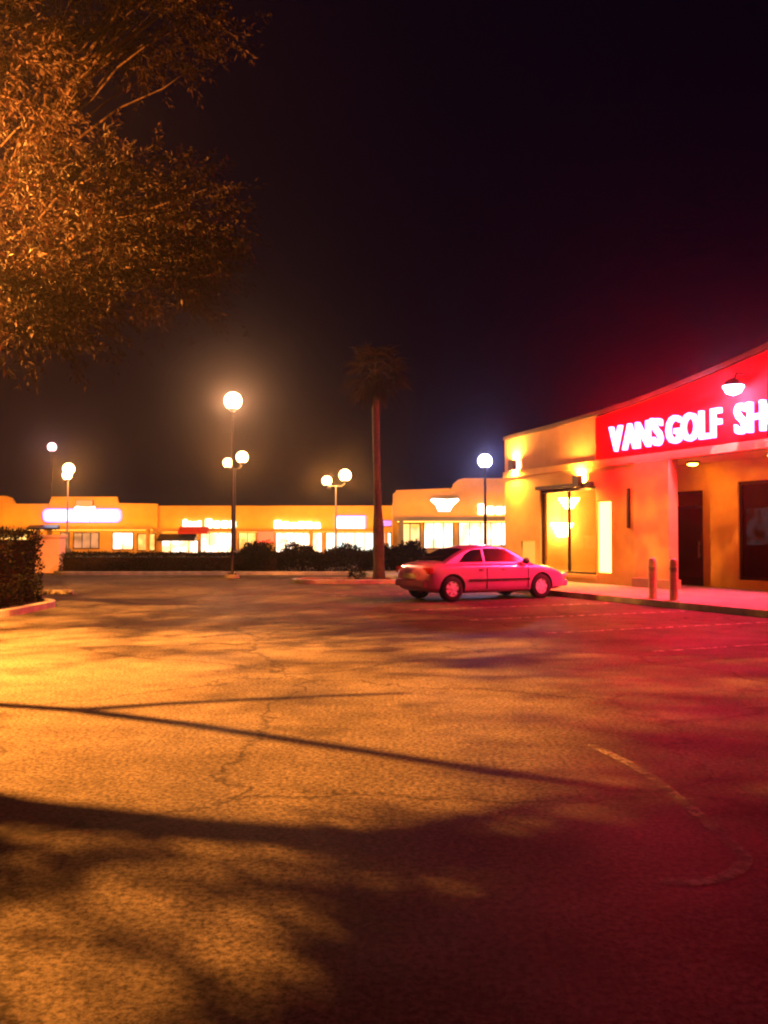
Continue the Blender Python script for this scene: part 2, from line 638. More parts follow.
def shrub(name, label, c, rx, ry, rz, n, size=0.08, group=None):
    e = empty(name, c)
    u = rng.normal(size=(n, 3))
    u /= np.linalg.norm(u, axis=1, keepdims=True)
    u[:, 2] = np.abs(u[:, 2]) * 1.0 - 0.25 * (rng.random(n) < 0.3)
    lump = np.array([1 + 0.35 * mnoise.noise(Vector(t) * 2.2 + Vector(c)) + 0.15 * mnoise.noise(Vector(t) * 6) for t in u])[:, None]
    rad = (0.55 + 0.45 * rng.random((n, 1)) ** 0.4) * lump
    p = u * rad * np.array([rx, ry, rz]) + np.array([0, 0, 0.12 + rz * 0.12])
    leaves('foliage', p, u + rng.normal(0, 0.6, (n, 3)), size, size * 0.55, M['hedge'], e)
    t = MB()
    for k in range(5):
        a = 2 * math.pi * k / 5 + random.random()
        t.tube([(0, 0, -0.02), (math.cos(a) * rx * 0.25, math.sin(a) * ry * 0.25, rz * 0.4), (math.cos(a) * rx * 0.6, math.sin(a) * ry * 0.6, rz * 0.75)], [0.03, 0.02, 0.008], 6)
    t.build('stem', M['bark'], e)
    return tag(e, label, 'shrub', group)


hedge('clipped_hedge', 'tall dark clipped hedge filling the kerbed island at the left edge', -13.8, -8.2, 18.4, 21.6, 1.68, 24000)
hedge('clipped_hedge', 'long low dark hedge across the middle of the lot before the lit shops', -14.2, -4.6, 39.4, 41.0, 0.86, 16000)
hx = at(300, 560, 40.2).x
shrub('shrub', 'rounded shrub standing higher at the right end of the long hedge', (at(256, 575, 40).x, 40.2, 0.08), 1.0, 0.9, 1.05, 9000, 0.1)
shrub('shrub', 'wide bushy shrub midway between hedge end and palm trunk', (at(300, 575, 40).x, 40.3, 0.08), 1.15, 0.9, 0.97, 9000, 0.1)
shrub('shrub', 'spreading shrub behind the palm, on its left side', (at(345, 575, 40).x, 40.3, 0.08), 1.3, 0.9, 0.92, 9000, 0.1)
shrub('shrub', 'shrub right behind the palm trunk, left of the sedan', (at(385, 575, 40).x, 40.5, 0.08), 0.95, 0.9, 0.92, 8000, 0.1)
shrub('shrub', 'shrub peeking over the boot of the sedan', (at(410, 575, 40).x, 40.6, 0.08), 0.85, 0.9, 1.09, 8000, 0.1)
shrub('shrub', 'small low plant at the foot of the palm', (at(357, 582, 32).x, 32.2, 0.05), 0.32, 0.3, 0.38, 700, 0.06)

# stucco pier behind the hedge
pr = empty('gate_pier', (at(46, 572, 41).x, 41.5, 0))
MB().box(-0.62, 0.55, -0.4, 0.4, -0.1, 1.62).build('shaft', M['stucco_pink'], pr, bevel=0.02)
MB().box(-0.7, 0.63, -0.48, 0.48, 1.62, 1.74).build('cap', M['stucco_pink'], pr, bevel=0.02)
tag(pr, 'square orange stucco pier beside the left end of the low hedge', 'pier')
ws = ground_at(45, 594)
o = MB()
o.prism_y([(-0.8, 0), (0.8, 0), (0.8, 0.07), (0.76, 0.12), (-0.76, 0.12), (-0.8, 0.07)], -0.08, 0.08)
o = o.build('wheel_stop', M['concrete'], None, bevel=0.015)
o.location = (ws.x, ws.y, 0.001)
tag(o, 'pale concrete wheel stop on the asphalt beside the kerbed hedge island', 'wheel stop')


# ------------------------------------------------------------------ big tree at left
def limb_path(a, b, n=6, sag=0.25, jit=0.12):
    a, b = Vector(a), Vector(b)
    out = []
    for i in range(n + 1):
        t = i / n
        p = a.lerp(b, t)
        p.z += sag * math.sin(math.pi * t)
        if 0 < i < n:
            p += Vector((random.gauss(0, jit), random.gauss(0, jit), random.gauss(0, jit * 0.6)))
        out.append(p)
    return out


tree_at = Vector((-10.3, 17.95, 0.05))
tr = empty('mesquite_tree', tree_at)
tag(tr, 'big wispy tree overhanging the lot at upper left, lit amber from below', 'tree')
fork = Vector((-10.0, 17.3, 2.3))
tb = MB(tree_at)
tb.tube([tree_at + Vector((0, 0, -0.1)), tree_at + Vector((0.02, -0.05, 0.35)), (-10.2, 17.7, 1.2), fork], [0.42, 0.33, 0.28, 0.26], 14)
tb.build('trunk', M['bark'], tr, smooth=True)
LAMP = Vector((-7.5, 11.0, 6.2))


def lit(gx, gy, t):
    """where something must stand so that the lamp throws its shadow on ground pixel (gx, gy)"""
    return LAMP.lerp(ground_at(gx, gy), t)


lobes = [  # centre, radii, sprays
    (at(72, 245, 13.0), (2.1, 2.2, 0.98), 540),
    (at(150, 220, 13.8), (1.25, 1.6, 0.85), 190),
    (at(165, 262, 13.2), (0.9, 1.2, 0.45), 80),
    (at(30, 305, 12.2), (0.95, 1.3, 0.55), 150),
    (at(-30, 290, 12.5), (1.4, 1.6, 0.8), 160),
    (at(0, 70, 13.0), (0.85, 1.5, 0.85), 300),
    (at(130, 25, 14.5), (1.6, 1.5, 0.4), 170),
    (at(165, 10, 15.0), (1.4, 1.5, 0.5), 110),
    (Vector((-9.5, 15.0, 7.5)), (2.8, 2.6, 2.2), 380),
    (Vector((-12.0, 18.0, 7.6)), (2.6, 2.6, 2.0), 260),
]
limbs = MB(tree_at)
top = Vector((-9.7, 16.3, 4.4))
limbs.tube([fork - Vector((0, 0, 0.15)), (-9.9, 16.8, 3.4), top], [0.25, 0.2, 0.17], 12)
for c, r, n in lobes:
    pth = limb_path(top if c.z > 5 else fork + Vector((0, 0, 0.3)), c, 7, 0.35, 0.1)
    limbs.tube(pth, list(np.linspace(0.1, 0.018, len(pth))), 8)
    for k in range(9):
        q = c + Vector((random.uniform(-1, 1) * r[0], random.uniform(-1, 1) * r[1], random.uniform(-1, 1) * r[2])) * 0.85
        p2 = limb_path(pth[random.choice([3, 4, 5, 6])], q, 5, 0.15, 0.06)
        limbs.tube(p2, list(np.linspace(0.035, 0.006, len(p2))), 6)
# low limbs that reach under the lamp; their shadows cross the asphalt
t_ = 0.40
low = [lit(-140, 770, t_), lit(0, 800, t_), lit(160, 816, t_), lit(330, 828, t_), lit(520, 838, t_), lit(700, 842, t_)]
start = [fork, Vector((-9.0, 14.5, 3.6)), Vector((-7.4, 11.4, 3.9))]
limbs.tube(start + low, [0.16, 0.13, 0.1, 0.085, 0.08, 0.07, 0.065, 0.055, 0.04], 10)
thin = [lit(-60, 700, t_), lit(60, 708, t_), lit(170, 722, t_), lit(300, 742, t_), lit(430, 762, t_), lit(560, 780, t_)]
limbs.tube([Vector((-9.0, 14.5, 3.6)), Vector((-7.2, 11.3, 4.0))] + thin, [0.07, 0.05, 0.042, 0.042, 0.04, 0.036, 0.03, 0.02], 8)
fine = [lit(60, 708, t_), lit(150, 702, t_), lit(250, 697, t_), lit(380, 692, t_)]
limbs.tube(fine, [0.034, 0.03, 0.026, 0.02], 7)
fine = [lit(330, 826, t_), lit(420, 808, t_), lit(500, 790, t_), lit(590, 782, t_)]
limbs.tube(fine, [0.035, 0.03, 0.02, 0.012], 7)
limbs.build('limb', M['bark'], tr, smooth=True)

PT, DR = [], []


def spray(p, d, L, nl):
    k = np.linspace(0.05, 1, nl)[:, None]
    base = np.array(p) + np.array(d) * L * k + np.array([0, 0, -0.22 * L]) * k ** 2
    s = rng.normal(0, 1, (nl, 3))
    PT.append(base + s * 0.02)
    DR.append(np.array(d) * 0.8 + s * 0.55 + np.array([0, 0, -0.25]))


for c, r, n in lobes:
    for k in range(n):
        while True:
            u = rng.uniform(-1, 1, 3)
            q = (u ** 2).sum()
            if q < 1 and mnoise.noise(Vector(u * np.array(r)) * 1.1 + c) > -0.22:
                break
        p = np.array(c) + u * np.array(r)
        d = u * np.array([0.7, 0.7, 0.4]) + rng.normal(0, 0.45, 3) + np.array([0.25, -0.1, 0.22])
        d /= np.linalg.norm(d)
        spray(p, d, random.uniform(0.4, 0.85), 36)
# foliage of the low limbs: shades the asphalt nearest the camera
HOLES = [(50, 955, 95, 42), (140, 890, 70, 24), (20, 868, 60, 16), (235, 985, 60, 26), (30, 1010, 60, 20), (330, 905, 70, 12), (300, 965, 40, 14), (420, 868, 60, 9), (140, 1075, 120, 40), (660, 985, 60, 18), (210, 852, 110, 8), (400, 885, 90, 9), (560, 858, 80, 7), (90, 1010, 80, 24), (560, 905, 50, 9), (440, 940, 40, 12), (-70, 930, 60, 40)]
for k in range(1150):
    while True:
        gx, gy = rng.uniform(-260 if k < 760 else 400, 900), rng.uniform(832, 1250)
        hole = mnoise.noise(Vector((gx * 0.006, gy * 0.012, 3.1)))
        if hole > -0.05 + (0.22 if gx < 330 and gy > 870 else -0.15 if gx > 420 else 0):
            break
    if any(((gx - a) / c) ** 2 + ((gy - b) / d) ** 2 < 1.5 for a, b, c, d in HOLES):
        continue
    tt = rng.uniform(0.37, 0.43)
    p = lit(gx, gy, tt)
    while abs(p.x) < 0.47 * p.y and tt > 0.14:
        tt -= 0.01
        p = lit(gx, gy, tt)
    d = rng.normal(0, 1, 3) * np.array([1, 1, 0.3])
    d /= np.linalg.norm(d)
    spray(np.array(p) - d * 0.14, d, random.uniform(0.2, 0.36), 22)
for k in range(330):   # added unseen foliage that keeps the lamp's light off the far and right ground
    if k < 190:
        p = lit(rng.uniform(-250, 520), rng.uniform(580, 634), rng.uniform(0.15, 0.24))
    else:
        p = lit(rng.uniform(540, 1200), rng.uniform(630, 850), rng.uniform(0.17, 0.27))
    d = rng.normal(0, 1, 3) * np.array([1, 1, 0.4])
    d /= np.linalg.norm(d)
    spray(np.array(p) - d * 0.25, d, random.uniform(0.35, 0.6), 22)
leaves('crown', np.concatenate(PT) - np.array(tree_at), np.concatenate(DR), 0.095, 0.028, M['leaf'], tr, droop=0.1)


# ------------------------------------------------------------------ palm
pb = ground_at(379, 583, 0.09)
pb.y = 32.5
pb.x = at(379, 560, 32.5).x
pl = empty('fan_palm', (pb.x, pb.y, 0.09))
tag(pl, 'slender dark fan palm standing in the kerbed island left of the sedan', 'palm tree')
hp = at(376, 372, 32.5).z
tk = MB()
prof = [(0.30, -0.1), (0.27, 0.15), (0.22, 0.5), (0.24, 1.2), (0.23, 1.9), (0.17, 2.6), (0.155, 3.6), (0.15, hp - 0.8), (0.14, hp)]
vs = []
tk.tube([(0.015 * math.sin(h) - 0.02 * h, 0, h) for r, h in prof], [r * 0.86 for r, h in prof], 12)
tk.build('trunk', M['palm_bark'], pl, smooth=True)
tp = Vector((-0.02 * hp, 0, hp))
PT, DR = [], []
st = MB()
for k in range(46):
    a = random.uniform(0, 2 * math.pi)
    el = random.uniform(-1.0, 1.15)
    d = Vector((math.cos(a) * math.cos(el), math.sin(a) * math.cos(el), math.sin(el)))
    L = random.uniform(0.55, 0.85)
    e = tp + d * L + Vector((0, 0, -0.08))
    st.tube([tp - Vector((0, 0, 0.1)), tp + d * L * 0.5 + Vector((0, 0, 0.03)), e], [0.022, 0.016, 0.012], 5)
    side = d.cross(Vector((0, 0, 1)))
    if side.length < 0.05:
        side = Vector((1, 0, 0))
    side.normalize()
    up = side.cross(d)
    for j in range(20):
        an = R(-95 + 190 * j / 19)
        dd = d * math.cos(an) + side * math.sin(an) + up * random.uniform(-0.12, 0.2)
        PT.append(np.array([e])); DR.append(np.array([dd]))
for k in range(500):   # dead skirt under the crown
    a = random.uniform(0, 2 * math.pi)
    PT.append(np.array([tp + Vector((math.cos(a) * 0.14, math.sin(a) * 0.14, -random.uniform(0.05, 0.6)))]))
    DR.append(np.array([Vector((math.cos(a) * 0.5, math.sin(a) * 0.5, -1))]))
leaves('crown', np.concatenate(PT), np.concatenate(DR), 0.62, 0.05, M['frond'], pl, extra=st, droop=0.35)


# ------------------------------------------------------------------ lamp posts
def bulb_light(parent, loc, power, color, radius=0.08):
    d = bpy.data.lights.new('bulb_light', 'POINT')
    d.energy = power
    d.color = color
    d.shadow_soft_size = radius
    o = bpy.data.objects.new('bulb_light', d)
    o.location = loc
    o.parent = parent
    col.objects.link(o)
    return o


def lamp_post(label, x, y, hz, heads, lampmat, r=0.3, pole_mat='pole', base=0.75, dirs=None, name='lamp_post', arm=0.9, aim=0.0, thin=1.0, drop=0.4, power=900, color=(1.0, 0.34, 0.07)):
    e = empty(name, (x, y, 0), aim)
    MB().lathe([(0.3, -0.1), (0.3, base - 0.04), (0.26, base)], n=18).build('footing', M['concrete'], e, smooth=True)
    MB().tube([(0, 0, base - 0.02), (0, 0, base + 0.06)], 0.17, 12).tube([(0, 0, base), (0, 0, hz - (r + 0.09 if heads == 1 else 0.75 * drop + 0.28))], [0.095 * thin, 0.06 * thin], 12).build('pole', M[pole_mat], e, smooth=True)
    for k in range(heads):
        sx = 1 if k == 0 else -1
        zc = hz + (0 if heads == 1 else drop / 2 * sx)
        ax = 0 if heads == 1 else sx * arm
        rr = r * (1.0 if k == 0 else 0.8)
        if heads > 1:
            A = MB()
            A.tube([(0, 0, hz - 0.75 * drop - 0.3), (ax * 0.6, 0, hz - 0.75 * drop - 0.32), (ax * 0.95, 0, zc - rr - 0.2), (ax, 0, zc - rr - 0.08)], 0.035, 8)
            A.build('arm', M[pole_mat], e, smooth=True)
        h = MB()
        h.lathe([(0.05, -rr - 0.1), (0.09, -rr - 0.08), (rr * 0.5, -rr * 0.9), (rr * 0.48, -rr * 0.86)], c=(ax, 0, zc), n=16)
        hd = h.build('lamp_head', M['frame'], e, smooth=True)
        ln = MB()
        ln.lathe([(max(0.002, rr * math.sin(R(a))), -rr * math.cos(R(a))) for a in (30, 50, 70, 90, 110, 130, 150, 165, 180)], c=(ax, 0, zc), n=18)
        ln.build('globe', lampmat, hd, smooth=True)
        bulb_light(hd, (ax, 0, zc), power / heads, color, rr * 0.5)
    return tag(e, label, 'street lamp', 'lamp posts of the parking lot')


pA = at(233, 401, 36)
lamp_post('lamp post with the highest single glowing globe, rising behind the hedge middle', pA.x, 36, pA.z, 1, E['sodium'], 0.36, aim=R(200), arm=0.4, thin=0.6, base=0.15, power=2200, color=(1.0, 0.42, 0.17))
pB = at(235, 460, 62)
lamp_post('twin globe lamp post glowing just below the highest lamp', pB.x, 62, pB.z, 2, E['sodium_far'], 0.42, aim=R(20), arm=0.5, drop=0.42, power=1200)
pC = at(336, 478, 76)
lamp_post('twin globe lamp post glowing left of the palm trunk', pC.x, 76, pC.z, 2, E['sodium_far'], 0.52, aim=R(20), arm=0.8, drop=0.5, pole_mat='steel', power=1800)
pD = at(68, 472, 76)
lamp_post('twin globe lamp post glowing above the blue and white shop sign', pD.x, 76, pD.z, 2, E['sodium_far'], 0.5, aim=R(105), arm=0.75, drop=0.65, pole_mat='steel', power=1800)
pE = at(52, 447, 95)
lamp_post('farthest small pinkish lamp, up and left of the lamp over the blue sign', at(52, 447, 112).x, 112, at(52, 447, 112).z, 1, E['pink_lamp'], 0.55, aim=R(150), arm=0.3, power=350, color=(1.0, 0.5, 0.6))
pM = at(485, 461, 50)
lamp_post('bluish white single lamp just left of the golf shop corner', pM.x, 50, pM.z, 1, E['mercury'], 0.4, aim=R(200), arm=0.3, power=800, color=(0.45, 0.42, 1.0))

# the near lamp just left of the frame: it lights the tree and the asphalt
LP = empty('lamp_post', (LAMP.x - 0.9, LAMP.y, 0))
MB().lathe([(0.3, -0.1), (0.3, 0.7), (0.26, 0.74)], n=18).build('footing', M['concrete'], LP, smooth=True)
MB().tube([(0, 0, 0.7), (0, 0, 6.5)], [0.1, 0.06], 12).build('pole', M['pole'], LP, smooth=True)
MB().tube([(0, 0, 6.4), (0.4, 0, 6.5), (0.75, 0, 6.45)], 0.04, 8).build('arm', M['pole'], LP, smooth=True)
hd = MB().lathe([(0.03, 6.52), (0.2, 6.46), (0.26, 6.34), (0.25, 6.33), (0.1, 6.4)], c=(0.9, 0, 0), n=18).build('lamp_head', M['frame'], LP, smooth=True)
MB().lathe([(0.06 * math.sin(R(a)), 6.2 - 0.08 * math.cos(R(a))) for a in (0.5, 30, 60, 90, 120, 150, 179)], c=(0.9, 0, 0), n=14).build('bulb', E['near_lamp'], hd, smooth=True)
bulb_light(hd, (0.9, 0, 6.05), 19500, SOD, 0.055)
tag(LP, 'near lamp post under the overhanging tree just beyond the left edge', 'street lamp', 'lamp posts of the parking lot')


# ------------------------------------------------------------------ far shops
def shop(name, label, Y, outline_px, mat, canopy, depth=16, added_uplight=True, canopy_d=1.4):
    """outline in photograph pixels along the top, left to right; walls go to the ground"""
    top = [at(x, y, Y) for x, y in outline_px]
    x0, x1 = top[0].x, top[-1].x
    off = Vector(((x0 + x1) / 2, Y, 0))
    e = empty(name, off)
    tag(e, label, 'shop building')
    poly = [(x0, -0.2), (x1, -0.2)] + [(p.x, p.z) for p in reversed(top)]
    MB(off).prism_y(poly, Y, Y + 0.35).build('wall', M[mat], e)
    zt = min(p.z for p in top) - 0.5
    MB(off).box(x0 + 0.01, x1 - 0.01, Y + 0.36, Y + depth, -0.2, zt).build('rear_block', M[mat], e)
    # coping along the parapet
    c = MB(off)
    for a, b in zip(top[:-1], top[1:]):
        if b.x - a.x > 0.25:
            c.prism_y([(a.x, a.z + 0.003), (b.x, b.z + 0.003), (b.x, b.z + 0.12), (a.x, a.z + 0.12)], Y - 0.06, Y + 0.4)
    c.build('coping', M[mat], e)
    if canopy:
        zc = at(0, canopy, Y).z
        cn = MB(off)
        cn.box(x0 + 0.05, x1 - 0.05, Y - canopy_d, Y - 0.003, zc - 0.14, zc)
        cn.box(x0 + 0.05, x1 - 0.05, Y - canopy_d - 0.08, Y - canopy_d - 0.003, zc - 0.2, zc + 0.14)
        cp = cn.build('canopy', M[mat], e)
        MB(off).box(x0 + 0.3, x1 - 0.3, Y - canopy_d + 0.1, Y - canopy_d + 0.3, zc + 0.02, zc + 0.08).build('added_light_strip', E['added_uplight_near' if Y < 70 else 'added_uplight'], cp)  # uplight added out of sight on the canopy to wash the wall orange
        MB(off).box(x0 + 0.3, x1 - 0.3, Y - 0.6, Y - 0.45, zc - 0.2, zc - 0.142).build('added_light_strip', E['under'], cp)  # strip added under the canopy to brighten the shop front
        xx = x0 + 0.4
        while xx < x1:
            MB(off).box(xx, xx + 0.3, Y - canopy_d + 0.05, Y - canopy_d + 0.35, -0.1, zc - 0.143).build('post', M[mat], e)
            xx += max(5.2, (x1 - x0 - 1.1) / max(1, int((x1 - x0) / 6)))
    return e, off


def window(shp, Y, x0, x1, y0, y1, mat, mull=1):
    e, off = shp
    a, b = at(x0, y0, Y), at(x1, y1, Y)
    fr = MB(off)
    t = 0.07
    fr.box(a.x - t, b.x + t, Y - 0.09, Y - 0.003, a.z, a.z + t)
    fr.box(a.x - t, b.x + t, Y - 0.09, Y - 0.003, b.z - t, b.z)
    for k in range(mull + 1):
        xx = a.x + (b.x - a.x) * k / mull
        fr.box(xx - t / 2, xx + t / 2, Y - 0.088, Y - 0.004, b.z + 0.002, a.z - 0.002)
    w_ = fr.build('window', M['frame'], e)
    MB(off).box(a.x, b.x, Y - 0.04, Y - 0.01, b.z + 0.003, a.z - 0.003).build('pane', mat, w_)


def sign(label, Y, x0, x1, y0, y1, mat, shape='bar', z_proud=0.1, depth=0.18):
    """an illuminated sign box on the wall"""
    a, b = at(x0, y0, Y), at(x1, y1, Y)
    cx, cz, hw, hh = (a.x + b.x) / 2, (a.z + b.z) / 2, (b.x - a.x) / 2, (a.z - b.z) / 2
    y1_ = Y - 0.004
    e = empty('shop_sign', (cx, y1_, cz))
    if shape == 'bar':
        poly = [(hw * sx if k else hw * sx, 0) for sx, k in ()]
        r = hh * 0.9
        poly = []
        for ccx, a0 in ((hw - r, -90), (-hw + r, 90)):
            for k in range(9):
                an = R(a0 + 180 * k / 8)
                poly.append((ccx + r * math.cos(an), hh * math.sin(an)))
    elif shape == 'letters':   # a raceway of rounded channel shapes of uneven height
        poly = None
    elif shape == 'trapezoid':
        poly = [(-hw * 0.45, -hh), (hw * 0.35, -hh), (hw * 0.55, -hh * 0.2), (hw, hh * 0.75), (hw * 0.9, hh), (hw * 0.2, hh * 0.85), (-hw * 0.85, hh), (-hw, hh * 0.7), (-hw * 0.6, -hh * 0.1)]
    else:
        poly = [(-hw, -hh), (hw, -hh), (hw, hh), (-hw, hh)]
    cab = MB()
    bw = 0.15 if mat is E['blue_white'] else 0.04
    if poly:
        cab.prism_y([(x * (1 + bw / hw), z + (bw if z > 0 else -bw)) for x, z in poly], -depth, 0)
        cab.build('neon_border' if mat in (E['blue_white'],) else 'cabinet', E['blue_rim'] if mat in (E['blue_white'],) else M['frame'], e)
        MB().prism_y(poly, -depth - 0.03, -depth - 0.002).build('face', mat, e)
    else:
        cab.box(-hw, hw, -0.08, 0, -hh * 0.35, hh * 0.35)
        cab.build('raceway', M['frame'], e)
        n = max(4, int(hw * 2 / (hh * 1.7)))
        f = MB()
        for k in range(n):
            x = -hw + 2 * hw * (k + 0.5) / n
            w2 = hw / n * 0.84
            h2 = hh * (1.0 if k == 0 else random.uniform(0.68, 0.85))
            pp = []
            for ccx, ccz, a0 in ((x + w2 * 0.6, h2 * 0.7 - (hh - h2), 0), (x - w2 * 0.6, h2 * 0.7 - (hh - h2), 90), (x - w2 * 0.6, -hh * 0.7, 180), (x + w2 * 0.6, -hh * 0.7, 270)):
                for q in range(4):
                    an = R(a0 + 30 * q)
                    pp.append((ccx + w2 * 0.4 * math.cos(an), ccz + hh * 0.3 * math.sin(an)))
            f.prism_y(pp, -depth, -0.083)
        f.build('face', mat, e)
    return tag(e, label, 'sign', 'lit signs on the far shops')


YM = 85.0
A1 = shop('corner_shop', 'far left orange shop with rounded end on its parapet', YM, [(-60, 497), (5, 497), (11, 499), (15, 505), (49, 505)], 'stucco_pale', 528)
A2 = shop('raised_front_shop', 'orange shop with raised parapet behind the blue and white sign', YM - 0.3, [(49.2, 505), (52, 498), (117, 498), (119, 504.5), (157.5, 505)], 'stucco_pale', 528)
A3 = shop('strip_shop_row', 'long flat roofed row of lit orange shops in the centre', YM, [(158, 507), (392, 507)], 'stucco_pale', 530)
YR = 62.0
A4 = shop('stepped_parapet_shop', 'orange shop with stepped rounded parapet between palm and golf shop', YR, [(393, 494), (396, 492), (450, 490), (453, 486), (458, 481.5), (464, 480), (560, 480)], 'stucco_pale', 519, depth=12)

sign('blue edged white bar sign with domed middle on the raised parapet', YM - 0.3, 45, 120, 510.5, 520.5, E['blue_white'])
sign('small red sign just above the dome of the blue edged sign', YM - 0.5, 77, 93, 500.5, 507, E['red'], 'box')
sign('domed white middle piece of the blue edged sign', YM - 0.52, 75, 96, 506.5, 521, E['white_hot'], 'trapezoid')
sign('short white bar sign over the red awning', YM, 183, 202, 519.5, 528, E['white'], 'letters')
sign('longer white bar sign right of the short one over bright glass', YM, 205, 237, 519, 528, E['white'], 'letters')
sign('long white lettering sign at the middle of the shop row', YM, 274, 321, 520.5, 529.5, E['white_hot'], 'letters')
sign('square bluish white box sign left of the palm', YM, 337, 364, 517.5, 529, E['blue_white'], 'box')
sign('small blue bar sign right behind the palm trunk', YM, 379, 392, 520.5, 526, E['blue'])
sign('white bowl shaped emblem sign on the stepped shop', YR, 430, 459, 498.5, 511.5, E['white'], 'trapezoid')
sign('white lettering sign right of the bowl emblem', YR, 477, 512, 504, 514.5, E['white'], 'letters')

window(A1, YM, -40, 28, 533, 552, E['shop_warm'], 5)
window(A2, YM - 0.3, 61, 69, 533, 551, E['shop_dim'], 1)
window(A2, YM - 0.3, 74, 99, 533, 548, E['shop_dim'], 3)
window(A2, YM - 0.3, 113, 133, 533, 549, E['shop_white'], 2)
window(A2, YM - 0.3, 138, 155, 534, 550, E['shop_warm'], 2)
window(A3, YM, 162, 198, 541, 553, E['shop_white'], 4)
window(A3, YM, 201, 236, 533, 552, E['shop_white'], 4)
window(A3, YM, 239, 256, 533, 550, E['shop_warm'], 2)
window(A3, YM, 276, 322, 533, 552, E['shop_white'], 5)
window(A3, YM, 326, 374, 533, 552, E['shop_cyan'], 5)
window(A3, YM, 377, 391, 533, 552, E['shop_cyan'], 2)
window(A4, YR, 400, 420, 524, 551, E['shop_warm'], 2)
window(A4, YR, 424, 453, 523, 548, E['shop_white'], 3)
window(A4, YR, 459, 512, 523, 545, E['shop_white'], 5)


def awning(label, Y, x0, x1, y0, y1, mat, proj=1.0):
    a, b = at(x0, y0, Y), at(x1, y1, Y)
    e = empty('awning', ((a.x + b.x) / 2, Y - 0.004, b.z))
    hw, hh = (b.x - a.x) / 2, a.z - b.z
    m = MB()
    m.quads([(-hw, 0, hh), (hw, 0, hh), (hw, -proj, 0.18), (-hw, -proj, 0.18), (hw, -proj, 0), (-hw, -proj, 0), (-hw, 0, 0), (hw, 0, 0)],
            [(0, 1, 2, 3), (3, 2, 4, 5), (0, 3, 5, 6), (1, 7, 4, 2), (0, 6, 7, 1), (6, 5, 4, 7)])
    m.build('cover', mat, e)
    for sx in (-hw + 0.1, hw - 0.1):
        MB().tube([(sx, -0.02, -0.1), (sx, -proj + 0.05, -0.03)], 0.025, 6).build('bracket', M['frame'], e)
    return tag(e, label, 'awning')


awning('red sloping awning under the short white sign', YM - 1.5, 180, 209, 526.5, 534, M['red_paint'], 0.9)
awning('dark sloping awning left of the brightest shop glass', YM - 1.5, 160, 197, 534, 541, M['frame'], 1.1)
sign('red square poster box between the shop windows', YM - 1.5, 258, 274, 531.5, 543, E['red'], 'box')
awning('dark bluish awning at the left of the raised front shop', YM - 1.8, 30, 60, 525, 530, M['frame'], 0.9)
lm = at(124, 538, YM - 0.3)
e = empty('wall_lamp', (lm.x, YM - 0.42, lm.z))
MB().lathe([(0.12, 0.0), (0.16, -0.05), (0.16, -0.1)], n=14, axis='y', c=(0, 0.02, 0)).build('bracket', M['frame'], e)
MB().lathe([(0.002, -0.42), (0.2, -0.34), (0.3, -0.2), (0.26, -0.1)], n=14, axis='y', c=(0, 0.015, 0)).build('lens', emit('blue_wall_lamp', (0.5, 0.6, 1.0), 2.0), e, smooth=True)
tag(e, 'round bluish wall lamp on the raised front shop beside its bright glass', 'wall lamp')


# ------------------------------------------------------------------ golf shop
O = (S0, FC, 0)
gs = empty('golf_shop', P(S0, FC), TH)
tag(gs, 'single storey stucco golf shop with red sign fascia along the right', 'shop building')
SL, SR = s_at(505, FC), 2.0
ZS = 3.85


def part(name, mat, *boxes, parent=gs, bevel=0.0):
    m = MB(O)
    for b in boxes:
        m.box(*b)
    return m.build(name, mat, parent, bevel=bevel)


# gable fascia across the top
roofline = [(SL, 5.27), (-26.0, 5.38), (-23.5, 5.5), (-21.8, 5.62), (-20, 5.82), (-18.3, 6.05), (-16.7, 6.3), (-14.8, 6.65), (-12.0, 6.9), (-9, 6.6), (-6, 6.2), (-3, 5.9), (SR, 5.5)]
fz = MB(O)
fz.prism_y([(SL, ZS), (SR, ZS)] + list(reversed(roofline)), FC, FC + 0.4)
fz.build('fascia', M['stucco_dark'], gs)
cp = MB(O)
for (a, za), (b, zb) in zip(roofline[:-1], roofline[1:]):
    cp.prism_y([(a, za + 0.003), (b, zb + 0.003), (b, zb + 0.14), (a, za + 0.14)], FC - 0.08, FC + 0.48)
cp.build('coping', M['dark_trim'], gs)
part('fascia_band', M['stucco'], (SL - 0.05, SR, FC - 0.06, FC - 0.003, ZS + 0.0, ZS + 0.22))
# window bay flush with the fascia
WL, WR = s_at(540, FC), s_at(596, FC)
TL, TR = s_at(597.5, FC), s_at(611, FC)
PL, PR = s_at(637, FC), s_at(672, FC)
SLIT0, SLIT1 = s_at(521, FC), s_at(535, FC)
zt, zb = 3.28, 0.42
zs = ZS - 0.003
part('wall', M['stucco'],
     (SL, SLIT0, FC, FC + 0.3, -0.1, zs), (SLIT0, SLIT1, FC + 0.001, FC + 0.299, 1.5, zs), (SLIT0, SLIT1, FC + 0.001, FC + 0.299, -0.1, 0.6),
     (SLIT1, WL, FC, FC + 0.3, -0.1, zs), (WL, WR, FC + 0.001, FC + 0.299, zt, zs), (WL, WR, FC + 0.001, FC + 0.299, -0.1, zb),
     (WR, TL, FC, FC + 0.3, -0.1, zs), (TL, TR, FC + 0.001, FC + 0.299, 2.75, zs), (TL, TR, FC + 0.001, FC + 0.299, -0.1, 0.5),
     (TR, PL, FC, FC + 0.3, -0.1, zs))
part('pillar', M['stucco'], (PL, PR, FC - 0.12, FC + 0.22, -0.1, zs), bevel=0.02)
for s in (-14.2, -8.0, -2.0):
    part('pillar', M['stucco'], (s, s + 1.45, FC - 0.12, FC + 0.22, -0.1, zs), bevel=0.02)
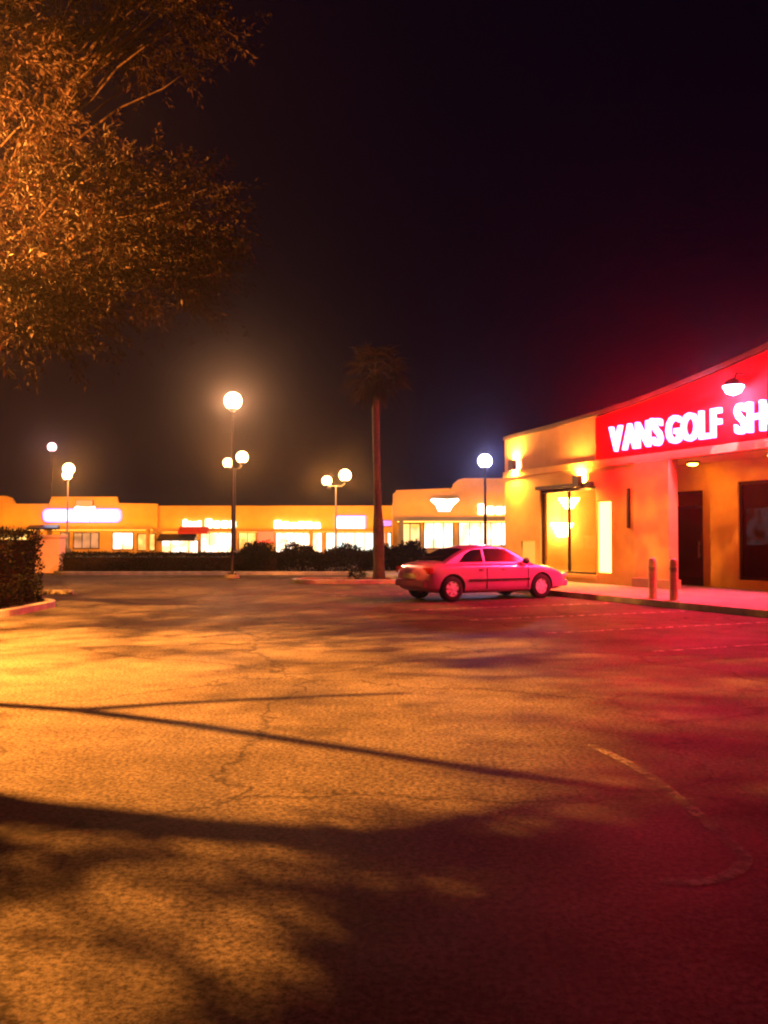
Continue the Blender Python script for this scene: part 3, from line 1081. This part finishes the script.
part('plinth', M['stucco_dark'], (PL - 0.06, PR + 0.06, FC - 0.17, FC + 0.27, -0.1, 0.42), bevel=0.02)
# main window: bronze frame, glass, lit interior behind
wf = part('window', M['frame'], (WL + 0.003, WR - 0.003, FC + 0.06, FC + 0.16, zt - 0.12, zt - 0.003), (WL + 0.003, WR - 0.003, FC + 0.06, FC + 0.16, zb + 0.003, zb + 0.07),
          (WL + 0.003, WL + 0.07, FC + 0.062, FC + 0.158, zb + 0.073, zt - 0.123), (WR - 0.09, WR - 0.003, FC + 0.062, FC + 0.158, zb + 0.073, zt - 0.123),
          ((WL + WR) / 2 - 0.03, (WL + WR) / 2 + 0.03, FC + 0.064, FC + 0.156, zb + 0.073, zt - 0.123))
part('pane', M['glass'], (WL + 0.07, WR - 0.09, FC + 0.1, FC + 0.112, zb + 0.07, zt - 0.12), parent=wf)
part('window_hood', M['frame'], (WL - 0.1, WR - 0.1, FC - 0.14, FC - 0.004, zt + 0.0, zt + 0.12))
part('window_sill', M['stucco'], (WL - 0.1, WR + 0.1, FC - 0.1, FC - 0.004, zb - 0.12, zb - 0.01))
part('light_panel', E['tube'], (TL + 0.01, TR - 0.01, FC + 0.05, FC + 0.12, 0.51, 2.74), bevel=0.03)
part('light_panel', E['tube_low'], (SLIT0 + 0.01, SLIT1 - 0.01, FC + 0.05, FC + 0.12, 0.61, 1.49), bevel=0.03)
part('downpipe', M['frame'], (s_at(628.5, FC), s_at(630.5, FC), FC - 0.07, FC - 0.004, 1.9, 3.1))
# recessed wall of the arcade with door and windows
DL, DR_ = s_at(671, RC), s_at(703, RC)
GL, GR = s_at(738, RC), s_at(738, RC) + 3.6
zd = 3.05
zg0, zg1 = 0.4, 3.22
G2L, G2R = GR + 2.2, GR + 6.5
part('recess_wall', M['stucco'],
     (-22.7, DL, RC, RC + 0.25, -0.1, zs), (DL, DR_, RC + 0.001, RC + 0.249, zd, zs), (DR_, GL, RC, RC + 0.25, -0.1, zs),
     (GL, GR, RC + 0.001, RC + 0.249, zg1, zs), (GL, GR, RC + 0.001, RC + 0.249, -0.1, zg0), (GR, G2L, RC, RC + 0.25, -0.1, zs),
     (G2L, G2R, RC + 0.001, RC + 0.249, zg1, zs), (G2L, G2R, RC + 0.001, RC + 0.249, -0.1, zg0), (G2R, SR, RC, RC + 0.25, -0.1, zs))
XI = -22.8
part('cheek_wall', M['stucco'], (XI + 0.1, XI + 0.3, FC + 0.303, RC - 0.003, -0.1, zs))
part('soffit', M['stucco'], (SL + 0.01, SR - 0.01, FC + 0.41, RC + 0.3, ZS + 0.002, ZS + 0.15))
part('roof', M['stucco_dark'], (SL + 0.02, SR - 0.02, FC + 0.42, FC + 14, ZS + 0.6, ZS + 0.8))
part('side_wall', M['stucco_dark'], (SL + 0.005, SL + 0.3, FC + 0.405, FC + 14, -0.1, 5.1))
part('back_wall', M['stucco_dark'], (SL + 0.31, SR, FC + 13.7, FC + 14, -0.1, 4.4))
part('end_wall', M['stucco_dark'], (SR - 0.3, SR - 0.01, FC + 0.56, FC + 13.69, -0.1, 4.4))
# show room behind the left window
part('interior_wall', M['interior'], (SL + 0.31, XI, FC + 4.6, FC + 4.7, 0.05, ZS), (XI, XI + 0.095, FC + 0.31, FC + 4.7, 0.05, ZS))
part('interior_floor', M['interior'], (SL + 0.31, XI - 0.003, FC + 0.31, FC + 4.59, 0.0, 0.2))
part('interior_ceiling', M['interior'], (SL + 0.31, XI - 0.003, FC + 0.31, FC + 4.59, ZS - 0.2, ZS - 0.01))
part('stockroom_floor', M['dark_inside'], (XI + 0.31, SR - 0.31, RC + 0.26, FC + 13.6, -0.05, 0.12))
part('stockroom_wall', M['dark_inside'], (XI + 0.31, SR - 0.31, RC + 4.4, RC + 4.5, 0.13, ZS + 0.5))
# door
dr = part('door', M['frame'], (DL + 0.003, DL + 0.1, RC + 0.05, RC + 0.13, 0.15, zd - 0.003), (DR_ - 0.1, DR_ - 0.003, RC + 0.05, RC + 0.13, 0.15, zd - 0.003),
          (DL + 0.103, DR_ - 0.103, RC + 0.052, RC + 0.128, 0.15, 0.42), (DL + 0.103, DR_ - 0.103, RC + 0.052, RC + 0.128, 2.5, 2.58), (DL + 0.103, DR_ - 0.103, RC + 0.052, RC + 0.128, zd - 0.08, zd - 0.003))
part('pane', M['dark_glass'], (DL + 0.1, DR_ - 0.1, RC + 0.085, RC + 0.095, 0.42, 2.5), parent=dr)
part('transom', M['glass'], (DL + 0.1, DR_ - 0.1, RC + 0.085, RC + 0.095, 2.58, zd - 0.08), parent=dr)
part('handle', M['steel'], (DR_ - 0.2, DR_ - 0.16, RC - 0.02, RC + 0.02, 1.0, 1.5), (DR_ - 0.2, DR_ - 0.16, RC + 0.021, RC + 0.051, 1.05, 1.1), (DR_ - 0.2, DR_ - 0.16, RC + 0.021, RC + 0.051, 1.4, 1.45), parent=dr)
for gl, gr in ((GL, GR), (G2L, G2R)):
    f = MB(O)
    f.box(gl + 0.003, gr - 0.003, RC + 0.05, RC + 0.13, zg1 - 0.09, zg1 - 0.003).box(gl + 0.003, gr - 0.003, RC + 0.05, RC + 0.13, zg0 + 0.003, zg0 + 0.09)
    for k in range(3):
        x = gl + 0.05 + (gr - gl - 0.1) * k / 2
        f.box(x - 0.045, x + 0.045, RC + 0.052, RC + 0.128, zg0 + 0.093, zg1 - 0.093)
    f = f.build('window', M['frame'], gs)
    part('pane', M['dark_glass'], (gl + 0.08, gr - 0.08, RC + 0.085, RC + 0.095, zg0 + 0.09, zg1 - 0.09), parent=f)

# glowing shapes inside the shop that stand in for reflections in its windows
for lab, x, y, wd, hh in (('upper white bowl shape standing in for a sign mirrored in the shop window', 569, 503.5, 24, 13), ('lower wide bowl shape standing in for a sign mirrored in the shop window', 562, 530, 26, 17)):
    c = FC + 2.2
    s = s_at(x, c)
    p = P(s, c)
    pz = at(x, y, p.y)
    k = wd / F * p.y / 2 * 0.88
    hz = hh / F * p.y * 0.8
    e = empty('reflection_lamp', (p.x, p.y, pz.z), TH)
    MB().lathe([(k * 0.3, -hz / 2), (k * 0.45, -hz / 2 + 0.02), (k * 0.62, -hz * 0.1), (k, hz * 0.42), (k, hz / 2), (k * 0.3, hz / 2)], n=18).build('reflection_bowl', E['reflection'], e, smooth=True)
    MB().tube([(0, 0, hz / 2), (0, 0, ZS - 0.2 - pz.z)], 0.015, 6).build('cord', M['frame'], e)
    tag(e, lab, 'reflection lamp', 'reflection lamps in the shop window')
c = RC + 0.7
for lab, x0, x1, y0, y1 in (('pale glowing board standing in for a reflection in the dark window at right edge', 746, 770, 508, 545),):
    a, b = s_at(x0, c), s_at(x1, c)
    p = P((a + b) / 2, c)
    z0, z1 = at(750, y1, p.y).z, at(750, y0, p.y).z
    e = empty('glint_board', (p.x, p.y, 0.12), TH)
    hw = (b - a) / 2
    MB().box(-hw, hw, 0.02, 0.06, z0 - 0.12, z1 - 0.12).build('face_panel', E['glint'], e)  # glowing board in place of the bright window reflection
    MB().tube([(-hw + 0.1, 0.09, 0), (-hw + 0.1, 0.09, z1 - 0.14)], 0.02, 6).tube([(hw - 0.1, 0.09, 0), (hw - 0.1, 0.09, z1 - 0.14)], 0.02, 6).build('stand', M['frame'], e)
    tag(e, lab, 'glint board')

# sign: lit channel letters; panel red up to the roofline to carry their glow
s0p = s_at(598, FC)
sg = empty('golf_shop_sign', P(s0p, FC - 0.003, 4.0), TH)
tag(sg, 'golf shop fascia sign with glowing white channel letters on a panel reddened like their light', 'sign')
pan = MB()
ZP0, ZP1 = 0.1, 1.42
rl = [(a - s0p, b - 4.0 - 0.06) for a, b in roofline if s0p < a < s0p + 9.4]
z_at = lambda q: float(np.interp(q + s0p, [a for a, b in roofline], [b for a, b in roofline])) - 4.06
pan.prism_y([(0, ZP0), (9.5, ZP0), (9.5, z_at(9.5))] + rl[::-1] + [(0, z_at(0))], -0.07, -0.0)
pan.build('sign_panel', M['red_glow_panel'], sg)


def letter(ch, x, size, z, y):
    cu = bpy.data.curves.new('letter', 'FONT')
    cu.body = ch
    cu.size = size
    cu.extrude = 0.06
    cu.offset = 0.018
    cu.resolution_u = 3
    ob = bpy.data.objects.new('tmp_letter', cu)
    col.objects.link(ob)
    bpy.context.view_layer.update()
    dg = bpy.context.evaluated_depsgraph_get()
    me = bpy.data.meshes.new_from_object(ob.evaluated_get(dg))
    bpy.data.objects.remove(ob)
    for v in me.vertices:
        v.co = Vector((v.co.x, -v.co.z, v.co.y))
    xs = [v.co.x for v in me.vertices]
    mn, mx = min(xs), max(xs)
    for v in me.vertices:
        v.co += Vector((x - mn, y, z))
    me.name = 'letter'
    me.materials.clear()
    me.materials.append(E['letter'])
    o = bpy.data.objects.new('letter', me)
    col.objects.link(o)
    o.parent = sg
    return o, mx - mn




LC = FC - 0.24


def word(text, xa, xb):
    """channel letters of one word, fitted between two places along the panel"""
    a = s_at(xa, LC) - s0p
    b = s_at(xb, LC) - s0p
    obs, x = [], 0.0
    for ch in text:
        o, wd = letter(ch, 0, 1.06, 0.27, -0.24)
        obs.append((o, x, wd))
        x += wd + (0.0 if ch in "A'" else 0.09)
    k = (b - a) / (x - 0.09)
    for o, x, wd in obs:
        for v in o.data.vertices:
            v.co.x = a + (x + v.co.x) * k


word("VAN'S", 611, 663)
word('GOLF', 668, 722)
word('SHOP', 737, 806)

# flood light and wall packs
fs = s_at(735, FC - 0.5)
fp = P(fs, FC - 0.5)
fl = empty('flood_light', P(fs, FC - 0.084, at(735, 385, fp.y).z), TH)
MB().tube([(0, 0.0, 0.3), (0, -0.3, 0.32), (0, -0.42, 0.1)], 0.03, 8).build('arm', M['frame'], fl, smooth=True)
hd = MB().lathe([(0.05, 0.18), (0.2, 0.1), (0.28, -0.02), (0.27, -0.02)], c=(0, -0.42, 0.0), n=16).build('lamp_head', M['frame'], fl, smooth=True)
MB().lathe([(0.002, -0.26), (0.17, -0.2), (0.26, -0.04)], c=(0, -0.42, 0), n=14).build('lens', E['flood'], hd, smooth=True)
bulb_light(hd, (0, -0.5, -0.36), 170, (1.0, 0.4, 0.95), 0.08)
tag(fl, 'bright pinkish white flood light on an arm over the red sign', 'flood light')
for lab, x, y, mt in (('wall lamp glowing near the left corner of the golf shop', 513, 465, 'wallpack'), ('small wall lamp glowing above the lit shop window', 578, 481, 'wallpack')):
    s = s_at(x, FC - 0.15)
    p = P(s, FC - 0.15)
    e = empty('wall_lamp', P(s, FC - 0.064, at(x, y, p.y).z), TH)
    MB().box(-0.16, 0.16, -0.19, -0.165, -0.2, 0.18).box(-0.16, -0.135, -0.165, -0.003, -0.2, 0.18).box(0.135, 0.16, -0.165, -0.003, -0.2, 0.18).build('housing', M['frame'], e)
    MB().prism_y([(-0.11, 0.15), (0.11, 0.15), (0.11, -0.17), (-0.11, -0.17)], -0.15, -0.06).build('lens', E[mt], e)
    tag(e, lab, 'wall lamp', 'wall lamps of the golf shop')

for lab, s in (('round amber ceiling lamp over the recessed shop door', -20.6), ('round amber ceiling lamp over the dark window at right', -17.6), ('round amber ceiling lamp farthest right under the arcade', -12.0)):
    e = empty('ceiling_lamp', P(s, FC + 1.2, ZS - 0.002), TH)
    MB().lathe([(0.2, 0.0), (0.2, -0.06), (0.16, -0.07)], n=18).build('housing', M['frame'], e)
    MB().lathe([(0.002, -0.13), (0.1, -0.115), (0.155, -0.071)], n=16).build('lens', E['ceiling'], e, smooth=True)
    tag(e, lab, 'ceiling lamp', 'ceiling lamps of the arcade')

# bollards
def bollard(x, lab):
    c = KC + 0.3
    p = P(s_at(x, c), c, 0.15)
    e = empty('bollard', p)
    MB().lathe([(0.13, -0.02), (0.13, 0.02), (0.095, 0.025), (0.095, 0.86), (0.085, 0.93), (0.05, 0.975), (0.002, 0.985)], n=20).build('post', M['yellow'], e, smooth=True)
    MB().lathe([(0.0975, 0.66), (0.0975, 0.76)], n=20).build('reflective_band', M['line'], e, smooth=True)
    tag(e, lab, 'bollard', 'bollards at the kerb')


bollard(652, 'left of the two pale bollards at the kerb before the pillar')
bollard(673, 'right of the two pale bollards at the kerb, before the dark door')


# ------------------------------------------------------------------ sedan
def sedan(loc, rz):
    root = empty('sedan', loc, rz)
    tag(root, 'four door sedan tinted like the red sign light, parked nose to the kerb', 'car')
    # lower body, lofted along x; sections from sill to deck
    ST = [(-2.37, .60, .44, .66, .72), (-2.33, .72, .34, .74, .82), (-2.22, .81, .27, .80, .92), (-2.0, .855, .23, .86, .965), (-1.7, .875, .2, .9, .985), (-1.3, .885, .19, .91, .99),
          (-.8, .89, .18, .92, .96), (-.2, .89, .18, .92, .95), (.4, .89, .18, .91, .95), (.9, .888, .18, .89, .955), (1.2, .882, .18, .87, .94), (1.6, .87, .19, .82, .885), (1.95, .845, .21, .74, .81), (2.2, .79, .25, .66, .715), (2.34, .70, .31, .58, .63), (2.4, .55, .38, .52, .56)]
    ST = [((-1.7 + (q[0] + 1.7) * 0.66) if q[0] < -1.7 else q[0], *q[1:]) for q in ST]
    sec = []
    for x, w_, zb_, zsh, zt_ in ST:
        half = [(0.0, zb_), (w_ * .8, zb_), (w_ * .95, zb_ + .05), (w_ * .985, zb_ + .18), (w_, (zb_ + zsh) / 2 + .08), (w_ * .985, zsh - .06), (w_ * .95, zsh), (w_ * .86, (zsh + zt_) / 2 + .02), (w_ * .7, zt_ - .005), (w_ * .35, zt_ + .012), (0.0, zt_ + .015)]
        ring = [(x, -y, z) for y, z in half] + [(x, y, z) for y, z in reversed(half[1:-1])]
        sec.append(ring)
    n = len(sec[0])
    bd = MB()
    vs = [p for r in sec for p in r]
    fs = [(i * n + k, i * n + (k + 1) % n, (i + 1) * n + (k + 1) % n, (i + 1) * n + k) for i in range(len(sec) - 1) for k in range(n)]
    fs += [tuple(range(n)), tuple(range((len(sec) - 1) * n, len(sec) * n))]
    bd.quads(vs, fs)
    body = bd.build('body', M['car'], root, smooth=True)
    sub = body.modifiers.new('s', 'SUBSURF')
    sub.levels = sub.render_levels = 1
    RW, FW, TY = -1.42, 1.40, .76
    wells = MB()
    for xw in (RW, FW):
        for sy in (-1, 1):
            wells.lathe([(.375, -.16), (.375, .2)], c=(xw, sy * .84, .33), axis='y', n=28)
    cut = wells.build('cut', M['car_trim'], root)
    bo = body.modifiers.new('b', 'BOOLEAN')
    bo.operation = 'DIFFERENCE'
    bo.object = cut
    bo.solver = 'EXACT'
    bpy.context.view_layer.update()
    dg = bpy.context.evaluated_depsgraph_get()
    me = bpy.data.meshes.new_from_object(body.evaluated_get(dg))
    body.modifiers.clear()
    body.data = me
    me.shade_smooth()
    try:
        me.set_sharp_from_angle(angle=R(38))
    except Exception:
        pass
    if len(me.materials) < 2:
        me.materials.append(M['car_trim'])
    for p in me.polygons:   # liners of the wheel wells are black plastic
        c = p.center
        for xw in (RW, FW):
            d = math.hypot(c.x - xw, c.z - .33)
            if d < .385 and .6 < abs(c.y) < .9 and (abs(p.normal.y) < .5 or abs(c.y) < .74):
                p.material_index = 1
    bpy.data.objects.remove(cut)
    # cabin
    GR_ = [(-1.66, .96), (-1.42, 1.09), (-1.12, 1.235), (-.85, 1.335), (-.5, 1.395), (-.05, 1.415), (.25, 1.395), (.45, 1.335), (.8, 1.15), (1.16, .945)]

    def yat(z):
        t = (z - .9) / .5
        return .79 - .2 * t - .05 * max(t - .8, 0)
    cb = MB()
    vs = []
    for x, zr in GR_:
        half = [(0, .86), (yat(.9), .86), (yat((zr + .9) / 2), (zr + .9) / 2), (yat(max(zr - .05, .88)), max(zr - .05, .88)), (yat(zr) * .86, zr - .008), (yat(zr) * .45, zr + .012), (0, zr + .018)]
        vs += [(x, -y, z) for y, z in half] + [(x, y, z) for y, z in reversed(half[1:-1])]
    n = 12
    fs = [(i * n + k, i * n + (k + 1) % n, (i + 1) * n + (k + 1) % n, (i + 1) * n + k) for i in range(len(GR_) - 1) for k in range(n)]
    fs += [tuple(range(n)), tuple(range((len(GR_) - 1) * n, len(GR_) * n))]
    cb.quads(vs, fs)
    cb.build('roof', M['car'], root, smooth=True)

    def roofz(x):
        return float(np.interp(x, [a for a, b in GR_], [b for a, b in GR_]))
    # side windows, just proud of the cabin side
    for sy in (-1, 1):
        for xs in ([(-1.18, .985), (-.42, .985), (-.42, 1.32), (-.72, 1.30), (-.95, 1.19)], [(-.36, .985), (.86, .985), (.6, 1.15), (.33, 1.3), (.1, 1.335), (-.36, 1.33)]):
            m = MB()
            k = len(xs)
            a = [(x, sy * (yat(z) + .006), z) for x, z in xs]
            b = [(x, sy * (yat(z) - .02), z) for x, z in xs]
            m.quads(a + b, [tuple(range(k)), tuple(range(2 * k - 1, k - 1, -1))] + [(i, (i + 1) % k, k + (i + 1) % k, k + i) for i in range(k)])
            m.build('side_window', M['car_glass'], root)
    for nm, xa, xb, pr_ in (('windscreen', 1.1, .47, .012), ('rear_window', -1.58, -.92, .012)):
        m = MB()
        rows = []
        for t in np.linspace(0, 1, 6):
            x = xa + (xb - xa) * t
            z = roofz(x)
            y = yat(z) * .84
            out = .02 if nm == 'windscreen' else -.02
            rows.append([(x + out * 0, -y, z + .006), (x, -y * .5, z + .024), (x, 0, z + .034), (x, y * .5, z + .024), (x, y, z + .006)])
        vs = [p for r in rows for p in r]
        fs = [(i * 5 + k, i * 5 + k + 1, (i + 1) * 5 + k + 1, (i + 1) * 5 + k) for i in range(5) for k in range(4)]
        m.quads(vs, fs)
        m.build(nm, M['car_glass'], root, smooth=True)
    for xw in (FW, RW):
        for sy in (-1, 1):
            wl = MB().lathe([(.2, -.1), (.29, -.1), (.322, -.075), (.328, 0), (.322, .075), (.29, .1), (.215, .1), (.205, .085), (.205, -.085), (.2, -.1)], c=(xw, sy * TY, .328), axis='y', n=32, caps=False).build('wheel', M['tyre'], root, smooth=True)
            m = MB()
            yo = sy * (TY + .075)
            m.lathe([(.205, yo - sy * .06), (.205, yo), (.19, yo + sy * .012), (.17, yo - sy * .025)], c=(xw, 0, .328), axis='y', n=28)
            for q in range(7):
                a = 2 * math.pi * q / 7
                dx, dz = math.cos(a), math.sin(a)
                px_, pz_ = -dz, dx
                vs = []
                for rr, ww in ((.04, .035), (.185, .045)):
                    for s2 in (-1, 1):
                        for yy in (yo - sy * .04, yo + sy * .008):
                            vs.append((xw + dx * rr + px_ * ww * s2, yy, .328 + dz * rr + pz_ * ww * s2))
                m.quads(vs, [(0, 1, 3, 2), (4, 6, 7, 5), (0, 4, 5, 1), (2, 3, 7, 6), (1, 5, 7, 3), (0, 2, 6, 4)])
            m.lathe([(.06, yo - sy * .04), (.06, yo + sy * .012), (.03, yo + sy * .02)], c=(xw, 0, .328), axis='y', n=16)
            m.build('rim', M['rim'], wl, smooth=True)
    for sy in (-1, 1):
        m = MB()
        m.lathe([(.002, -.1), (.06, -.09), (.085, -.02), (.08, .04), (.002, .06)], c=(.86, sy * .9, 1.0), axis='x', n=12)
        m.box(.8, .86, min(sy * .76, sy * .86), max(sy * .76, sy * .86), .96, .99)
        m.build('wing_mirror', M['car_trim'], root, smooth=True)
        MB().box(-2.1, -1.96, min(sy * .5, sy * .835), max(sy * .5, sy * .835), .70, .86).build('tail_light', M['tail'], root, bevel=.03)
        MB().box(2.12, 2.31, min(sy * .42, sy * .79), max(sy * .42, sy * .79), .55, .67).build('headlight', M['lens'], root, bevel=.03)
        tr_ = MB()
        tr_.box(-.95, .98, min(sy * .885, sy * .905), max(sy * .885, sy * .905), .5, .56)
        tr_.build('rub_strip', M['car_trim'], root, bevel=.006)
        sm = MB()
        for xx in (-.39, .93):
            sm.box(xx, xx + .012, min(sy * .872, sy * .8925), max(sy * .872, sy * .8925), .3, .86)
        sm.build('door_gap', M['car_trim'], root)
        hd_ = MB()
        for xx in (-.62, .1):
            hd_.box(xx, xx + .17, min(sy * .87, sy * .91), max(sy * .87, sy * .91), .79, .825)
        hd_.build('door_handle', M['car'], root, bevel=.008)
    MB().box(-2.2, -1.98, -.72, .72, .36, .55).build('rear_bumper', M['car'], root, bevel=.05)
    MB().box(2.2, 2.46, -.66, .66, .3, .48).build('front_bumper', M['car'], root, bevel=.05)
    MB().box(-2.215, -2.13, -.26, .26, .58, .7).build('number_plate', M['lens'], root, bevel=.005)
    MB().box(2.3, 2.42, -.35, .35, .5, .58).build('grille', M['car_trim'], root, bevel=.01)
    return root


hd_ = R(29.0)
rw = ground_at(453, 602)
hv = Vector((math.cos(hd_), math.sin(hd_), 0))
lv = Vector((-hv.y, hv.x, 0))
ctr = rw + lv * 0.86 + hv * 1.42
sedan((ctr.x, ctr.y, 0.0), hd_)

# ------------------------------------------------------------------ haze added for lamp halos
hz = MB()
hz.box(-195, 195, -45, 265, -1.0, 14)
hz = hz.build('haze', M['soil'])
hm = bpy.data.materials.new('haze')
hm.use_nodes = True
nt = hm.node_tree
nt.nodes.clear()
out = nt.nodes.new('ShaderNodeOutputMaterial')
pv = nt.nodes.new('ShaderNodeVolumePrincipled')
pv.inputs['Color'].default_value = (0.9, 0.9, 0.92, 1)
pv.inputs['Density'].default_value = 0.00028
pv.inputs['Anisotropy'].default_value = 0.93
nt.links.new(pv.outputs[0], out.inputs['Volume'])
hz.data.materials.clear()
hz.data.materials.append(hm)
tag(hz, 'thin haze added to give the parking lot lamps their halos', None, None, 'stuff')

wd = bpy.data.worlds.new('World')
sc.world = wd
wd.use_nodes = True
bg = wd.node_tree.nodes['Background']
bg.inputs['Color'].default_value = (0.3, 0.1, 1.0, 1)
bg.inputs['Strength'].default_value = 0.0009

# ------------------------------------------------------------------ render settings
sc.view_settings.view_transform = 'Standard'
sc.view_settings.look = 'None'
sc.view_settings.gamma = 1.0
sc.view_settings.use_curve_mapping = False
sc.view_settings.exposure = 2.0
cy = sc.cycles
cy.use_denoising = True
cy.max_bounces = 6
cy.diffuse_bounces = 3
cy.glossy_bounces = 3
cy.transparent_max_bounces = 12
cy.volume_bounces = 0
cy.sample_clamp_indirect = 3.0
cy.sample_clamp_direct = 0.0
cy.caustics_reflective = False
cy.caustics_refractive = False
cy.pixel_filter_type = 'BLACKMAN_HARRIS'
cy.filter_width = 2.2
